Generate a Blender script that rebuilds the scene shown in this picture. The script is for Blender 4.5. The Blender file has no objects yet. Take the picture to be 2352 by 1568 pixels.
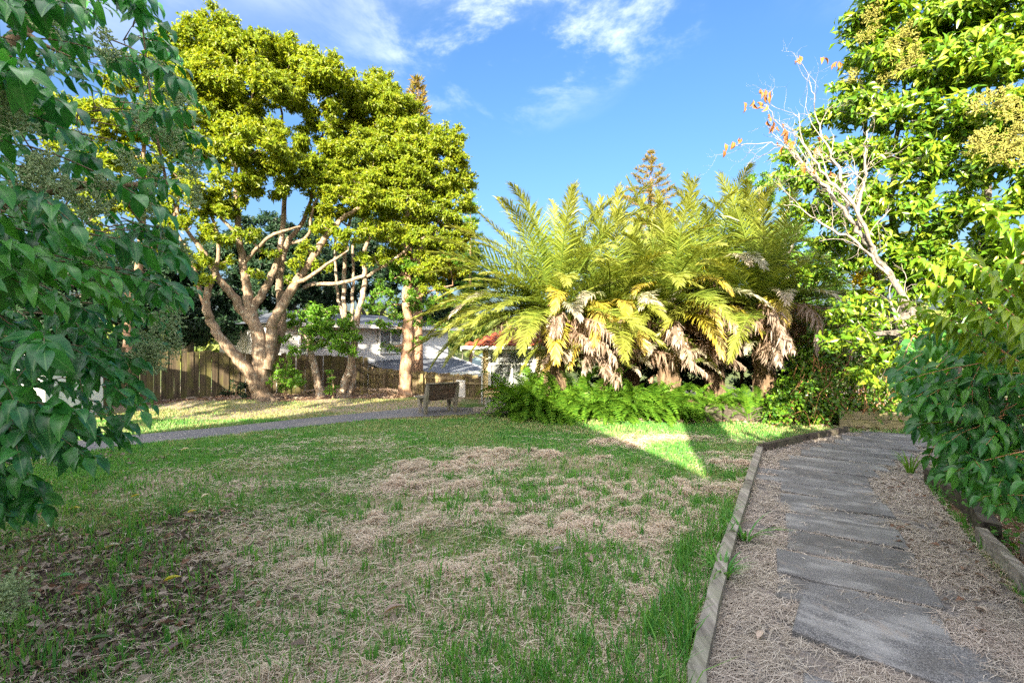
import bpy, math, random
import numpy as np
from mathutils import Vector, Matrix

# ------------------------------------------------------------------ camera, sky, sun, exposure
R = math.radians
scene = bpy.context.scene
COL = scene.collection
CAM_H = 1.75
cam_d = bpy.data.cameras.new('camera')
cam_d.lens = 16.0
cam_d.sensor_width = 36.0
cam_d.clip_start = 0.05
cam_d.clip_end = 2000.0
cam = bpy.data.objects.new('camera', cam_d)
cam.location = (0, 0, CAM_H)
cam.rotation_euler = (R(90), 0, 0)
COL.objects.link(cam)
scene.camera = cam

SUN_EL, SUN_AZ = 20.0, 197.0          # degrees; azimuth clockwise from +Y
SKY_STRENGTH = 0.07
SUN_STRENGTH = 4.2
EXPOSURE = 2.55
world = bpy.data.worlds.new('World')
scene.world = world
world.use_nodes = True


def build_sky():
    nt = world.node_tree
    N, L = nt.nodes, nt.links
    bg = N['Background']
    bg.inputs[1].default_value = SKY_STRENGTH
    sky = N.new('ShaderNodeTexSky')
    sky.sky_type = 'NISHITA'
    sky.sun_disc = False
    sky.sun_elevation = R(SUN_EL)
    sky.sun_rotation = R(SUN_AZ)
    sky.air_density = 1.0
    sky.dust_density = 6.0
    sky.ozone_density = 3.0
    tc = N.new('ShaderNodeTexCoord')
    # thin cirrus and an added fill deck: noise over the flat cloud layer seen from below
    sep = N.new('ShaderNodeSeparateXYZ')
    L.new(tc.outputs['Generated'], sep.inputs[0])
    zc = N.new('ShaderNodeMath'); zc.operation = 'MAXIMUM'; zc.inputs[1].default_value = 0.06
    L.new(sep.outputs[2], zc.inputs[0])
    dx = N.new('ShaderNodeMath'); dx.operation = 'DIVIDE'
    dy = N.new('ShaderNodeMath'); dy.operation = 'DIVIDE'
    L.new(sep.outputs[0], dx.inputs[0]); L.new(zc.outputs[0], dx.inputs[1])
    L.new(sep.outputs[1], dy.inputs[0]); L.new(zc.outputs[0], dy.inputs[1])
    com = N.new('ShaderNodeCombineXYZ')
    L.new(dx.outputs[0], com.inputs[0]); L.new(dy.outputs[0], com.inputs[1])

    def noise(scale, detail, rough, dist, sx=1, sy=1, off=0):
        mp = N.new('ShaderNodeMapping')
        mp.inputs['Scale'].default_value = (sx, sy, 1)
        mp.inputs['Location'].default_value = (off, off * .7, off * .3)
        L.new(com.outputs[0], mp.inputs[0])
        n = N.new('ShaderNodeTexNoise')
        n.inputs['Scale'].default_value = scale
        n.inputs['Detail'].default_value = detail
        n.inputs['Roughness'].default_value = rough
        n.inputs['Distortion'].default_value = dist
        L.new(mp.outputs[0], n.inputs[0])
        return n.outputs[0]

    def math_(op, a, b=None, clamp=False):
        m = N.new('ShaderNodeMath'); m.operation = op; m.use_clamp = clamp
        for i, v in enumerate((a, b)):
            if v is None: continue
            if isinstance(v, (int, float)): m.inputs[i].default_value = v
            else: L.new(v, m.inputs[i])
        return m.outputs[0]

    def ramp(v, lo, hi):
        m = N.new('ShaderNodeMapRange'); m.interpolation_type = 'SMOOTHSTEP'
        m.inputs[1].default_value = lo; m.inputs[2].default_value = hi
        L.new(v, m.inputs[0])
        return m.outputs[0]

    def patch(cx, cy, rx, ry, soft=1.0):
        a = math_('DIVIDE', math_('SUBTRACT', dx.outputs[0], cx), rx)
        b = math_('DIVIDE', math_('SUBTRACT', dy.outputs[0], cy), ry)
        d = math_('ADD', math_('MULTIPLY', a, a), math_('MULTIPLY', b, b))
        m = N.new('ShaderNodeMapRange'); m.interpolation_type = 'SMOOTHSTEP'
        m.inputs[1].default_value = soft; m.inputs[2].default_value = 0.0
        L.new(d, m.inputs[0])
        return m.outputs[0]

    wisp = noise(2.6, 12, .64, .25, 1, .8, 1.7)
    big = noise(.55, 3, .5, .3, 1, 1, 4.2)
    p1 = patch(.10, 1.42, .62, .50)
    p2 = patch(-.95, 1.50, .80, .62)
    p3 = patch(-.18, 1.75, .70, .55)
    above = N.new('ShaderNodeMapRange'); above.interpolation_type = 'SMOOTHSTEP'
    above.inputs[1].default_value = 1.5; above.inputs[2].default_value = .7
    L.new(dy.outputs[0], above.inputs[0])
    fill_deck = math_('MULTIPLY', ramp(big, .32, .56), above.outputs[0])  # bright cloud deck added overhead and behind, out of view, to lift the shade
    a = math_('MULTIPLY', math_('MULTIPLY', p1, ramp(wisp, .44, .74)), .34)
    b = math_('MULTIPLY', math_('MULTIPLY', p2, ramp(noise(1.2, 8, .55, .5, 1, 1, 9.1), .35, .75)), .09)
    c = math_('MULTIPLY', math_('MULTIPLY', p3, ramp(wisp, .42, .75)), .13)
    d = math_('MULTIPLY', fill_deck, ramp(wisp, .34, .66))
    cov = math_('ADD', math_('ADD', a, b), math_('ADD', c, d), clamp=True)
    cov = math_('MULTIPLY', cov, ramp(sep.outputs[2], .05, .2))
    hs = N.new('ShaderNodeHueSaturation')
    hs.inputs['Saturation'].default_value = 1.22
    hs.inputs['Hue'].default_value = .502
    L.new(sky.outputs[0], hs.inputs['Color'])
    mix = N.new('ShaderNodeMix'); mix.data_type = 'RGBA'
    L.new(cov, mix.inputs[0])
    L.new(hs.outputs[0], mix.inputs[6])
    mix.inputs[7].default_value = (12.5, 12.0, 11.7, 1)
    L.new(mix.outputs[2], bg.inputs[0])


build_sky()
S_DIR = Vector((math.sin(R(SUN_AZ)) * math.cos(R(SUN_EL)), math.cos(R(SUN_AZ)) * math.cos(R(SUN_EL)), math.sin(R(SUN_EL))))
sun_d = bpy.data.lights.new('sun', 'SUN')
sun_d.energy = SUN_STRENGTH
sun_d.angle = R(0.55)
sun_d.color = (1.0, .88, .66)
sun = bpy.data.objects.new('sun', sun_d)
sun.rotation_euler = S_DIR.to_track_quat('Z', 'Y').to_euler()
sun.location = (10, -30, 20)
COL.objects.link(sun)
scene.view_settings.view_transform = 'Standard'
scene.view_settings.look = 'None'
scene.view_settings.exposure = EXPOSURE
scene.view_settings.gamma = 1.0
scene.view_settings.use_curve_mapping = False
scene.render.engine = 'CYCLES'
scene.cycles.max_bounces = 7
scene.cycles.diffuse_bounces = 4
scene.cycles.glossy_bounces = 3
scene.cycles.transmission_bounces = 5
scene.cycles.transparent_max_bounces = 6
scene.cycles.caustics_reflective = False
scene.cycles.caustics_refractive = False
scene.cycles.sample_clamp_indirect = 6.0
scene.cycles.use_denoising = False

rng = np.random.default_rng(11)
random.seed(5)

# ------------------------------------------------------------------ measuring: photo rays to world points
FPX = 1045.3


def W(px, py, d):
    return np.array(((px - 1176) / FPX * d, d, CAM_H + (784 - py) / FPX * d))


def sstep(a, b, v):
    t = np.clip((v - a) / (b - a), 0, 1)
    return t * t * (3 - 2 * t)


def hgt(x, y):
    """terrain height"""
    x = np.asarray(x, float); y = np.asarray(y, float)
    h = -.30 * sstep(13.0, 19.0, y) - 2.6 * sstep(20.0, 34.0, y)
    h = h + 9.0 * sstep(45, 150, y) + 16 * sstep(150, 420, y)
    h = h + .10 * sstep(11.2, 12.6, y) * sstep(-6.6, -7.6, x) * (1 - sstep(14, 18, y))
    return h


def G(px, py):
    k = (py - 784) / FPX
    d = CAM_H / k
    for _ in range(12):
        d = (CAM_H - float(hgt((px - 1176) / FPX * d, d))) / k
    x = (px - 1176) / FPX * d
    return np.array((x, d, float(hgt(x, d))))


def hash2(ix, iy, s):
    n = (ix.astype(np.int64) * 374761393 + iy.astype(np.int64) * 668265263 + s * 1442695041) & 0x7fffffff
    n = ((n ^ (n >> 13)) * 1274126177) & 0x7fffffff
    n = n ^ (n >> 16)
    return (n & 0xffff) / 65535.0


def vnoise(x, y, s=0):
    x = np.asarray(x, float); y = np.asarray(y, float)
    ix = np.floor(x); iy = np.floor(y)
    fx = x - ix; fy = y - iy
    fx = fx * fx * (3 - 2 * fx); fy = fy * fy * (3 - 2 * fy)
    a = hash2(ix, iy, s); b = hash2(ix + 1, iy, s); c = hash2(ix, iy + 1, s); d = hash2(ix + 1, iy + 1, s)
    return (a * (1 - fx) + b * fx) * (1 - fy) + (c * (1 - fx) + d * fx) * fy


def fbm(x, y, s=0, o=4):
    v = 0; a = .5; t = 0
    for i in range(o):
        v = v + a * vnoise(x * 2 ** i + 7.3 * i, y * 2 ** i - 3.1 * i, s + i); t += a; a *= .5
    return v / t


# ------------------------------------------------------------------ mesh helpers
def norm(v):
    v = np.asarray(v, float)
    n = np.linalg.norm(v, axis=-1, keepdims=True)
    return v / np.maximum(n, 1e-9)


class MB:
    """collects geometry for ONE mesh"""
    def __init__(self):
        self.v = []; self.f = []; self.n = 0

    def add(self, v, *faces):
        v = np.asarray(v, float).reshape(-1, 3)
        for f in faces:
            f = np.asarray(f, np.int64)
            if f.size: self.f.append(f + self.n)
        self.v.append(v); self.n += len(v)
        return self

    def box(self, c, s, rot=None, taper=None):
        x, y, z = np.array(s) / 2.0
        v = np.array([(-x, -y, -z), (x, -y, -z), (x, y, -z), (-x, y, -z), (-x, -y, z), (x, -y, z), (x, y, z), (-x, y, z)])
        if taper is not None: v[4:, :2] *= taper
        if rot is not None: v = v @ np.array(rot).T
        self.add(v + np.array(c), [(0, 3, 2, 1), (4, 5, 6, 7), (0, 1, 5, 4), (1, 2, 6, 5), (2, 3, 7, 6), (3, 0, 4, 7)])
        return self

    def bar(self, a, b, w, h, up=(0, 0, 1)):
        """box of section w x h from a to b"""
        a = np.array(a, float); b = np.array(b, float)
        y = norm(b - a); x = norm(np.cross(y, up)); z = np.cross(x, y)
        self.box((a + b) / 2, (w, np.linalg.norm(b - a), h), np.stack([x, y, z], 1))
        return self

    def tube(self, pts, rad, seg=6, cap=True, wob=0.0):
        P = np.asarray(pts, float); n = len(P)
        rad = np.broadcast_to(np.asarray(rad, float), (n,))
        T = np.gradient(P, axis=0); T = norm(T)
        ref = np.array((0.0, 0, 1)) if abs(T[0][2]) < .9 else np.array((1.0, 0, 0))
        X = []
        x = norm(np.cross(T[0], ref))
        for i in range(n):
            x = norm(x - T[i] * np.dot(x, T[i])); X.append(x)
        X = np.array(X); Y = np.cross(T, X)
        a = np.linspace(0, 2 * np.pi, seg, endpoint=False)
        rr = rad[:, None] * (1 + (wob * (rng.random((n, seg)) - .5) if wob else 0))
        V = P[:, None] + (np.cos(a)[None, :, None] * X[:, None] + np.sin(a)[None, :, None] * Y[:, None]) * rr[..., None]
        i = np.arange(n - 1)[:, None] * seg; j = np.arange(seg)[None]; k = (j + 1) % seg
        F = np.stack([i + j, i + k, i + seg + k, i + seg + j], -1).reshape(-1, 4)
        fs = [F]
        V = V.reshape(-1, 3)
        if cap:
            V = np.concatenate([V, P[-1:] + T[-1:] * rad[-1] * .4])
            jj = np.arange(seg); b = (n - 1) * seg
            fs.append(np.stack([b + jj, b + (jj + 1) % seg, np.full(seg, n * seg)], -1))
        self.add(V, *fs)
        return self

    def mesh(self, name, mat=None, smooth=False):
        me = bpy.data.meshes.new(name)
        if self.v:
            V = np.concatenate(self.v)
            sizes = np.concatenate([np.full(len(f), f.shape[1]) for f in self.f])
            loops = np.concatenate([f.reshape(-1) for f in self.f])
            me.vertices.add(len(V)); me.vertices.foreach_set('co', V.astype(np.float32).reshape(-1))
            me.loops.add(len(loops)); me.loops.foreach_set('vertex_index', loops.astype(np.int32))
            me.polygons.add(len(sizes))
            me.polygons.foreach_set('loop_start', np.concatenate([[0], np.cumsum(sizes)[:-1]]).astype(np.int32))
            if smooth: me.polygons.foreach_set('use_smooth', np.ones(len(sizes), bool))
            else: me.polygons.foreach_set('use_smooth', np.zeros(len(sizes), bool))
            me.update(calc_edges=True)
            me.validate()
        for m in (mat if isinstance(mat, (list, tuple)) else [mat]):
            if m: me.materials.append(m)
        return me

    def obj(self, name, mat, parent=None, smooth=False, loc=None):
        return put(name, self.mesh(name, mat, smooth), parent, loc)


def put(name, me, parent=None, loc=None, M=None):
    """link mesh; world-space geometry keeps its place under a parent at parent.location"""
    o = bpy.data.objects.new(name, me)
    COL.objects.link(o)
    if parent is not None: o.parent = parent
    if M is not None: o.matrix_basis = M
    elif loc is not None: o.location = loc
    elif parent is not None and parent.get('_o') is None: o.location = -wloc(parent)
    return o


def wloc(o):
    v = Vector((0, 0, 0))
    while o is not None:
        v += o.location; o = o.parent
    return v


def tag(o, label=None, cat=None, group=None, kind=None):
    if label: o['label'] = label
    if cat: o['category'] = cat
    if group: o['group'] = group
    if kind: o['kind'] = kind
    return o


def thing(name, label, cat, loc=(0, 0, 0), group=None):
    o = bpy.data.objects.new(name, None)
    o.empty_display_size = .1
    COL.objects.link(o)
    o.location = Vector([float(c) for c in loc])
    return tag(o, label, cat, group)


def frames(Ydir, Zhint):
    y = norm(Ydir); x = norm(np.cross(y, Zhint)); z = np.cross(x, y)
    return np.stack([x, y, z], -1)          # columns


def stamp(tv, tf, P, F, S):
    """copy template (verts, faces) to every P with frame F and scale S (n,) or (n,3)"""
    S = np.asarray(S, float)
    if S.ndim == 1: S = np.repeat(S[:, None], 3, 1)
    V = np.einsum('nij,nkj->nki', F, tv[None] * S[:, None]) + P[:, None]
    n = len(P)
    fs = [(f[None] + (np.arange(n) * len(tv))[:, None, None]).reshape(-1, f.shape[1]) for f in tf]
    return V.reshape(-1, 3), fs


def mat4(F, P, s):
    M = np.eye(4); M[:3, :3] = F * s; M[:3, 3] = P
    return Matrix(M.tolist())


# ------------------------------------------------------------------ materials
class NT:
    def __init__(self, name):
        self.m = bpy.data.materials.new(name); self.m.use_nodes = True
        self.t = self.m.node_tree; self.N = self.t.nodes; self.L = self.t.links
        self.b = self.N['Principled BSDF']; self.out = self.N['Material Output']

    def n(self, kind, **kw):
        x = self.N.new('ShaderNode' + kind)
        for k, v in kw.items(): setattr(x, k, v)
        return x

    def setin(self, s, v):
        if hasattr(v, 'is_linked') or hasattr(v, 'links'): self.L.new(v, s)
        elif isinstance(v, (tuple, list)) and len(v) == 3 and s.type == 'RGBA': s.default_value = (*v, 1)
        else: s.default_value = v

    def noise(self, vec, scale, detail=4, rough=.55, dist=0, col=False):
        x = self.n('TexNoise')
        x.inputs['Scale'].default_value = scale; x.inputs['Detail'].default_value = detail
        x.inputs['Roughness'].default_value = rough; x.inputs['Distortion'].default_value = dist
        if vec is not None: self.L.new(vec, x.inputs['Vector'])
        return x.outputs[1 if col else 0]

    def mapping(self, vec, scale=(1, 1, 1), loc=(0, 0, 0)):
        x = self.n('Mapping'); x.inputs['Scale'].default_value = scale; x.inputs['Location'].default_value = loc
        self.L.new(vec, x.inputs[0]); return x.outputs[0]

    def ramp(self, v, stops, mode='LINEAR'):
        x = self.n('ValToRGB'); x.color_ramp.interpolation = mode
        e = x.color_ramp.elements
        while len(e) < len(stops): e.new(.5)
        for i, (p, c) in enumerate(stops):
            e[i].position = p
            e[i].color = (*c, 1) if isinstance(c, (tuple, list)) else (c, c, c, 1)
        self.L.new(v, x.inputs[0]); return x.outputs[0]

    def mix(self, f, a, b, mode='MIX'):
        x = self.n('Mix', data_type='RGBA', blend_type=mode)
        self.setin(x.inputs[0], f); self.setin(x.inputs[6], a); self.setin(x.inputs[7], b)
        return x.outputs[2]

    def math(self, op, a, b=0.0, clamp=False):
        x = self.n('Math', operation=op); x.use_clamp = clamp
        self.setin(x.inputs[0], a); self.setin(x.inputs[1], b); return x.outputs[0]

    def smooth(self, v, lo, hi):
        x = self.n('MapRange', interpolation_type='SMOOTHSTEP')
        x.inputs[1].default_value = lo; x.inputs[2].default_value = hi
        self.L.new(v, x.inputs[0]); return x.outputs[0]

    def coords(self, which='Object', shift=True):
        tc = self.n('TexCoord').outputs[which]
        if not shift: return tc
        oi = self.n('ObjectInfo').outputs['Random']
        a = self.n('VectorMath', operation='ADD')
        m = self.math('MULTIPLY', oi, 37.0)
        c = self.n('CombineXYZ')
        for i in range(3): self.L.new(m, c.inputs[i])
        self.L.new(tc, a.inputs[0]); self.L.new(c.outputs[0], a.inputs[1])
        return a.outputs[0]

    def rnd(self):
        oi = self.n('ObjectInfo').outputs['Random']
        g = self.n('NewGeometry').outputs['Random Per Island']
        return self.math('FRACT', self.math('ADD', oi, g))

    def bump(self, h, strength=.4, dist=.02):
        x = self.n('Bump'); x.inputs['Strength'].default_value = strength; x.inputs['Distance'].default_value = dist
        self.L.new(h, x.inputs['Height']); self.L.new(x.outputs[0], self.b.inputs['Normal'])

    def fin(self, color, rough=.7, spec=.3, metal=0.0):
        self.setin(self.b.inputs['Base Color'], color); self.setin(self.b.inputs['Roughness'], rough)
        self.b.inputs['Specular IOR Level'].default_value = spec
        self.b.inputs['Metallic'].default_value = metal
        return self.m


def m_leaf(name, cols, trans=.35, tcol=None, rough=.42, spec=.35, clump=.5):
    t = NT(name)
    r = t.rnd()
    k = len(cols)
    c = t.ramp(r, [(i / max(k - 1, 1), cols[i]) for i in range(k)])
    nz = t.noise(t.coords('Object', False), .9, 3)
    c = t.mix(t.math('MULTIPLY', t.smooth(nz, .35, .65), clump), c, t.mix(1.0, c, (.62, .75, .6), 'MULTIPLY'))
    t.fin(c, rough, spec)
    tr = t.n('BsdfTranslucent')
    tc = t.mix(1.0, c, tcol or (1.6, 1.45, .45), 'MULTIPLY')
    t.L.new(tc, tr.inputs[0])
    ms = t.n('MixShader'); ms.inputs[0].default_value = trans
    t.L.new(t.b.outputs[0], ms.inputs[1]); t.L.new(tr.outputs[0], ms.inputs[2])
    t.L.new(ms.outputs[0], t.out.inputs[0])
    return t.m


def m_plain(name, c, rough=.6, spec=.3, var=.12, scale=6, metal=0.0):
    t = NT(name)
    v = t.coords()
    n = t.noise(v, scale, 5)
    cc = t.mix(t.smooth(n, .3, .75), tuple(np.array(c) * (1 + var)), tuple(np.array(c) * (1 - var)))
    return t.fin(cc, rough, spec, metal)


def m_wood(name, light, dark, moss=None, axis=2, fine=40, bump=.4, mossamt=.5, rough=.85):
    t = NT(name)
    v = t.coords()
    s = [fine, fine, fine]; s[axis] = fine * .045
    n = t.noise(t.mapping(v, tuple(s)), 1.0, 5, .6, .3)
    s2 = [6, 6, 6]; s2[axis] = 1.2
    n2 = t.noise(t.mapping(v, tuple(s2)), 1.0, 4)
    tone = t.n('ObjectInfo').outputs['Random']
    c = t.mix(t.smooth(n, .3, .7), dark, light)
    c = t.mix(t.math('MULTIPLY', t.smooth(n2, .42, .7), .65), c, tuple(np.array(dark) * .6))
    c = t.mix(t.math('MULTIPLY', tone, .35), c, t.mix(1.0, c, (.55, .55, .55), 'MULTIPLY'))
    if moss:
        n3 = t.noise(t.mapping(v, (3, 3, 3)), 1.0, 6, .65)
        c = t.mix(t.math('MULTIPLY', t.smooth(n3, .42, .62), mossamt), c, moss)
    t.bump(n, bump, .006)
    return t.fin(c, rough, .2)


def m_bark(name, a, b, lichen=(.42, .45, .40), amt=.6, scale=1.0):
    t = NT(name)
    v = t.coords('Object', False)
    n = t.noise(t.mapping(v, (16 * scale, 16 * scale, 3.2 * scale)), 1.0, 7, .65, .6)
    n2 = t.noise(t.mapping(v, (2.2, 2.2, 1.1)), 1.0, 4, .6)
    n3 = t.noise(t.mapping(v, (11, 11, 9)), 1.0, 6, .7)
    c = t.mix(t.smooth(n, .32, .68), b, a)
    c = t.mix(t.math('MULTIPLY', t.smooth(n2, .4, .7), .5), c, tuple(np.array(b) * .55))
    c = t.mix(t.math('MULTIPLY', t.smooth(n3, .52, .66), amt), c, lichen)
    t.bump(n, .9, .035)
    return t.fin(c, .9, .15)


M = {}
# foliage
M['privet'] = m_leaf('dark glossy leaf', [(.020, .12, .036), (.036, .18, .040), (.075, .27, .050), (.024, .125, .055)], .28, (1.2, 1.7, .5), .30, .5)
M['privet_front'] = m_leaf('shrub glossy leaf', [(.026, .13, .038), (.055, .21, .040), (.11, .31, .045), (.03, .14, .05)], .32, (1.7, 1.7, .45), .32, .5)
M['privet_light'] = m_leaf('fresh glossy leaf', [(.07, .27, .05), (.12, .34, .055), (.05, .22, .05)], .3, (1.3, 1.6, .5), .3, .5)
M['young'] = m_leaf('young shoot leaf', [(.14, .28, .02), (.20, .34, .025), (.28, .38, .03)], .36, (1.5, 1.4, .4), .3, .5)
M['panicle'] = m_leaf('pale green flower stalk', [(.34, .46, .22), (.46, .54, .30), (.28, .40, .20)], .25, (1.2, 1.2, .8), .7, .1)
M['panicle_gold'] = m_leaf('golden flower stalk', [(.34, .34, .08), (.44, .40, .12), (.26, .28, .06)], .25, (1.2, 1.1, .6), .7, .1)
M['crown_gold'] = m_leaf('sunny yellow green leaf', [(.14, .215, .012), (.205, .285, .014), (.29, .345, .018), (.15, .225, .014), (.38, .39, .03)], .44, (1.5, 1.3, .4), .45, .4)
M['crown_mid'] = m_leaf('mid green leaf', [(.06, .17, .018), (.10, .22, .02), (.15, .27, .02), (.07, .18, .025)], .36, (1.5, 1.35, .45), .45, .4)
M['shrub_bright'] = m_leaf('bright green leaf', [(.08, .22, .02), (.13, .30, .025), (.19, .34, .03), (.08, .2, .03)], .36, (1.5, 1.35, .45), .42, .4)
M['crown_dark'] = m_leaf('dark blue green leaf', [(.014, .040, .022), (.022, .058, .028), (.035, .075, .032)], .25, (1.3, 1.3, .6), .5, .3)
M['right_leaf'] = m_leaf('glossy evergreen leaf', [(.07, .18, .016), (.12, .25, .018), (.19, .31, .02), (.28, .35, .03), (.08, .20, .025)], .30, (1.6, 1.4, .4), .30, .55)
M['gold_leaf'] = m_leaf('golden variegated leaf', [(.50, .33, .015), (.62, .43, .02), (.40, .33, .02)], .35, (1.3, 1.1, .5), .4, .4)
M['ivy'] = m_leaf('ivy leaf', [(.05, .15, .012), (.10, .23, .015), (.17, .28, .02), (.04, .12, .02)], .34, (1.5, 1.35, .4), .32, .5)
M['fern'] = m_leaf('fern frond', [(.07, .19, .020), (.12, .26, .024), (.18, .32, .03)], .38, (1.5, 1.35, .45), .5, .3)
M['pine'] = m_leaf('rusty pine needles', [(.10, .12, .02), (.20, .12, .03), (.16, .16, .025), (.28, .17, .05)], .2, None, .6, .2)
M['dead_leaf'] = m_leaf('dead brown leaf', [(.36, .13, .03), (.45, .20, .05), (.28, .11, .04)], .3, (1.4, 1.0, .5), .6, .2)
M['hill_leaf'] = m_leaf('hillside bush leaf', [(.14, .18, .05), (.22, .25, .07), (.10, .14, .05)], .25, None, .7, .1)
M['weed'] = m_leaf('weed leaf', [(.06, .20, .03), (.10, .26, .03), (.05, .16, .04)], .35, None, .5, .3)
M['grass'] = m_leaf('green grass blade', [(.07, .25, .055), (.10, .31, .065), (.16, .38, .06), (.21, .38, .10), (.08, .27, .09)], .35, (1.3, 1.3, .5), .5, .25, .35)
M['lawn'] = m_leaf('short lawn blade', [(.12, .29, .09), (.18, .37, .10), (.26, .39, .13), (.40, .38, .20), (.16, .35, .12)], .3, (1.3, 1.3, .6), .6, .2, .4)
M['tan_lawn'] = m_leaf('dry lawn blade', [(.38, .34, .15), (.50, .43, .22), (.26, .28, .09), (.44, .36, .19), (.20, .26, .08)], .3, (1.2, 1.1, .7), .6, .2, .3)
M['straw'] = m_leaf('dry cut grass', [(.66, .53, .42), (.76, .65, .53), (.50, .38, .29), (.84, .75, .63), (.36, .26, .19)], .2, (1.1, 1.0, .8), .7, .15, .25)
M['straw_grey'] = m_leaf('weathered dry grass', [(.46, .40, .35), (.58, .51, .45), (.33, .27, .23), (.70, .63, .56), (.20, .155, .125)], .15, (1.1, 1.0, .9), .75, .12, .2)
M['litter'] = m_leaf('fallen brown leaf', [(.20, .14, .11), (.32, .25, .20), (.10, .07, .055), (.50, .42, .35), (.26, .14, .09), (.15, .11, .09), (.40, .33, .26)], .15, (1.2, 1.0, .7), .6, .25, .2)


def m_frond(name, base, tip, t0, t1, extra=None):
    t = NT(name)
    tc = t.n('TexCoord').outputs['Object']
    ln = t.n('VectorMath', operation='LENGTH'); t.L.new(tc, ln.inputs[0])
    w = t.noise(tc, 5, 3)
    f = t.smooth(t.math('ADD', ln.outputs['Value'], t.math('MULTIPLY', w, .7)), t0, t1)
    r = t.rnd()
    b = t.ramp(r, [(i / (len(base) - 1), base[i]) for i in range(len(base))])
    tp = t.ramp(t.math('FRACT', t.math('MULTIPLY', r, 7.0)), [(i / (len(tip) - 1), tip[i]) for i in range(len(tip))])
    o = t.n('ObjectInfo').outputs['Random']
    c = t.mix(f, b, tp)
    c = t.mix(t.math('MULTIPLY', o, .45), c, t.mix(1.0, c, extra or (.55, .8, .7), 'MULTIPLY'))
    t.fin(c, .4, .4)
    tr = t.n('BsdfTranslucent'); t.L.new(t.mix(1.0, c, (1.5, 1.3, .5), 'MULTIPLY'), tr.inputs[0])
    ms = t.n('MixShader'); ms.inputs[0].default_value = .30
    t.L.new(t.b.outputs[0], ms.inputs[1]); t.L.new(tr.outputs[0], ms.inputs[2]); t.L.new(ms.outputs[0], t.out.inputs[0])
    return t.m


M['frond_green'] = m_frond('palm frond green', [(.12, .19, .03), (.19, .25, .035), (.27, .31, .045)], [(.22, .24, .04), (.32, .32, .06)], 1.6, 3.6)
M['frond_yellow'] = m_frond('palm frond yellowing', [(.24, .26, .02), (.38, .34, .02), (.30, .30, .03)], [(.55, .40, .05), (.52, .40, .22)], 1.2, 2.8, (.8, .8, .7))
M['frond_tip'] = m_frond('palm frond with dry tip', [(.10, .17, .025), (.17, .22, .03)], [(.42, .36, .30), (.55, .47, .40)], 1.5, 2.5)
M['frond_dead'] = m_frond('palm frond dead', [(.27, .185, .13), (.36, .265, .195), (.18, .12, .08)], [(.30, .235, .195), (.42, .345, .30)], 1.0, 2.6, (.75, .66, .62))


def m_vein(src, name):
    """copy of a leaf material with a pale midrib and faint side veins, for leaves seen close"""
    m = M[src].copy(); m.name = name
    t = m.node_tree; L = t.links; b = t.nodes['Principled BSDF']
    old = b.inputs['Base Color'].links[0].from_socket
    tc = t.nodes.new('ShaderNodeTexCoord'); sp = t.nodes.new('ShaderNodeSeparateXYZ'); L.new(tc.outputs['Object'], sp.inputs[0])
    ab = t.nodes.new('ShaderNodeMath'); ab.operation = 'ABSOLUTE'; L.new(sp.outputs[0], ab.inputs[0])
    mr = t.nodes.new('ShaderNodeMapRange'); mr.inputs[1].default_value = .022; mr.inputs[2].default_value = .010; L.new(ab.outputs[0], mr.inputs[0])
    w = t.nodes.new('ShaderNodeMath'); w.operation = 'MULTIPLY_ADD'; w.inputs[1].default_value = -.55; L.new(ab.outputs[0], w.inputs[0]); L.new(sp.outputs[1], w.inputs[2])
    sn = t.nodes.new('ShaderNodeMath'); sn.operation = 'SINE'
    w2 = t.nodes.new('ShaderNodeMath'); w2.operation = 'MULTIPLY'; w2.inputs[1].default_value = 48; L.new(w.outputs[0], w2.inputs[0]); L.new(w2.outputs[0], sn.inputs[0])
    sv = t.nodes.new('ShaderNodeMapRange'); sv.inputs[1].default_value = .72; sv.inputs[2].default_value = 1.0; sv.inputs[4].default_value = .28; L.new(sn.outputs[0], sv.inputs[0])
    mx = t.nodes.new('ShaderNodeMath'); mx.operation = 'MAXIMUM'; L.new(mr.outputs[0], mx.inputs[0]); L.new(sv.outputs[0], mx.inputs[1])
    k = t.nodes.new('ShaderNodeMath'); k.operation = 'MULTIPLY'; k.inputs[1].default_value = .55; L.new(mx.outputs[0], k.inputs[0])
    c = t.nodes.new('ShaderNodeMix'); c.data_type = 'RGBA'; L.new(k.outputs[0], c.inputs[0]); L.new(old, c.inputs[6]); c.inputs[7].default_value = (.22, .42, .14, 1)
    L.new(c.outputs[2], b.inputs['Base Color'])
    M[name] = m


m_vein('privet', 'privet_vein')
# bark
M['bark_main'] = m_bark('rough tan bark', (.38, .285, .205), (.14, .095, .065), (.45, .46, .38), .5)
M['bark_lichen'] = m_bark('lichened bark', (.46, .36, .27), (.19, .13, .09), (.55, .60, .55), .8)
M['bark_red'] = m_bark('reddish bark', (.46, .29, .19), (.19, .11, .07), (.42, .43, .34), .5)
M['bark_grey'] = m_bark('grey bark', (.24, .215, .19), (.08, .07, .06), (.5, .52, .48), .5)
M['bark_white'] = m_bark('bleached dead wood', (.46, .41, .36), (.20, .17, .15), (.7, .68, .64), .4)
M['bark_palm'] = m_bark('palm trunk fibre', (.26, .18, .12), (.09, .06, .04), (.2, .2, .12), .2)
M['twig'] = m_plain('twig', (.20, .14, .09), .8, .2, .3, 10)
M['twig_green'] = m_plain('green shoot', (.20, .22, .06), .6, .3, .3, 10)
M['twig_red'] = m_plain('reddish shoot', (.42, .20, .10), .6, .3, .25, 10)
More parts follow.
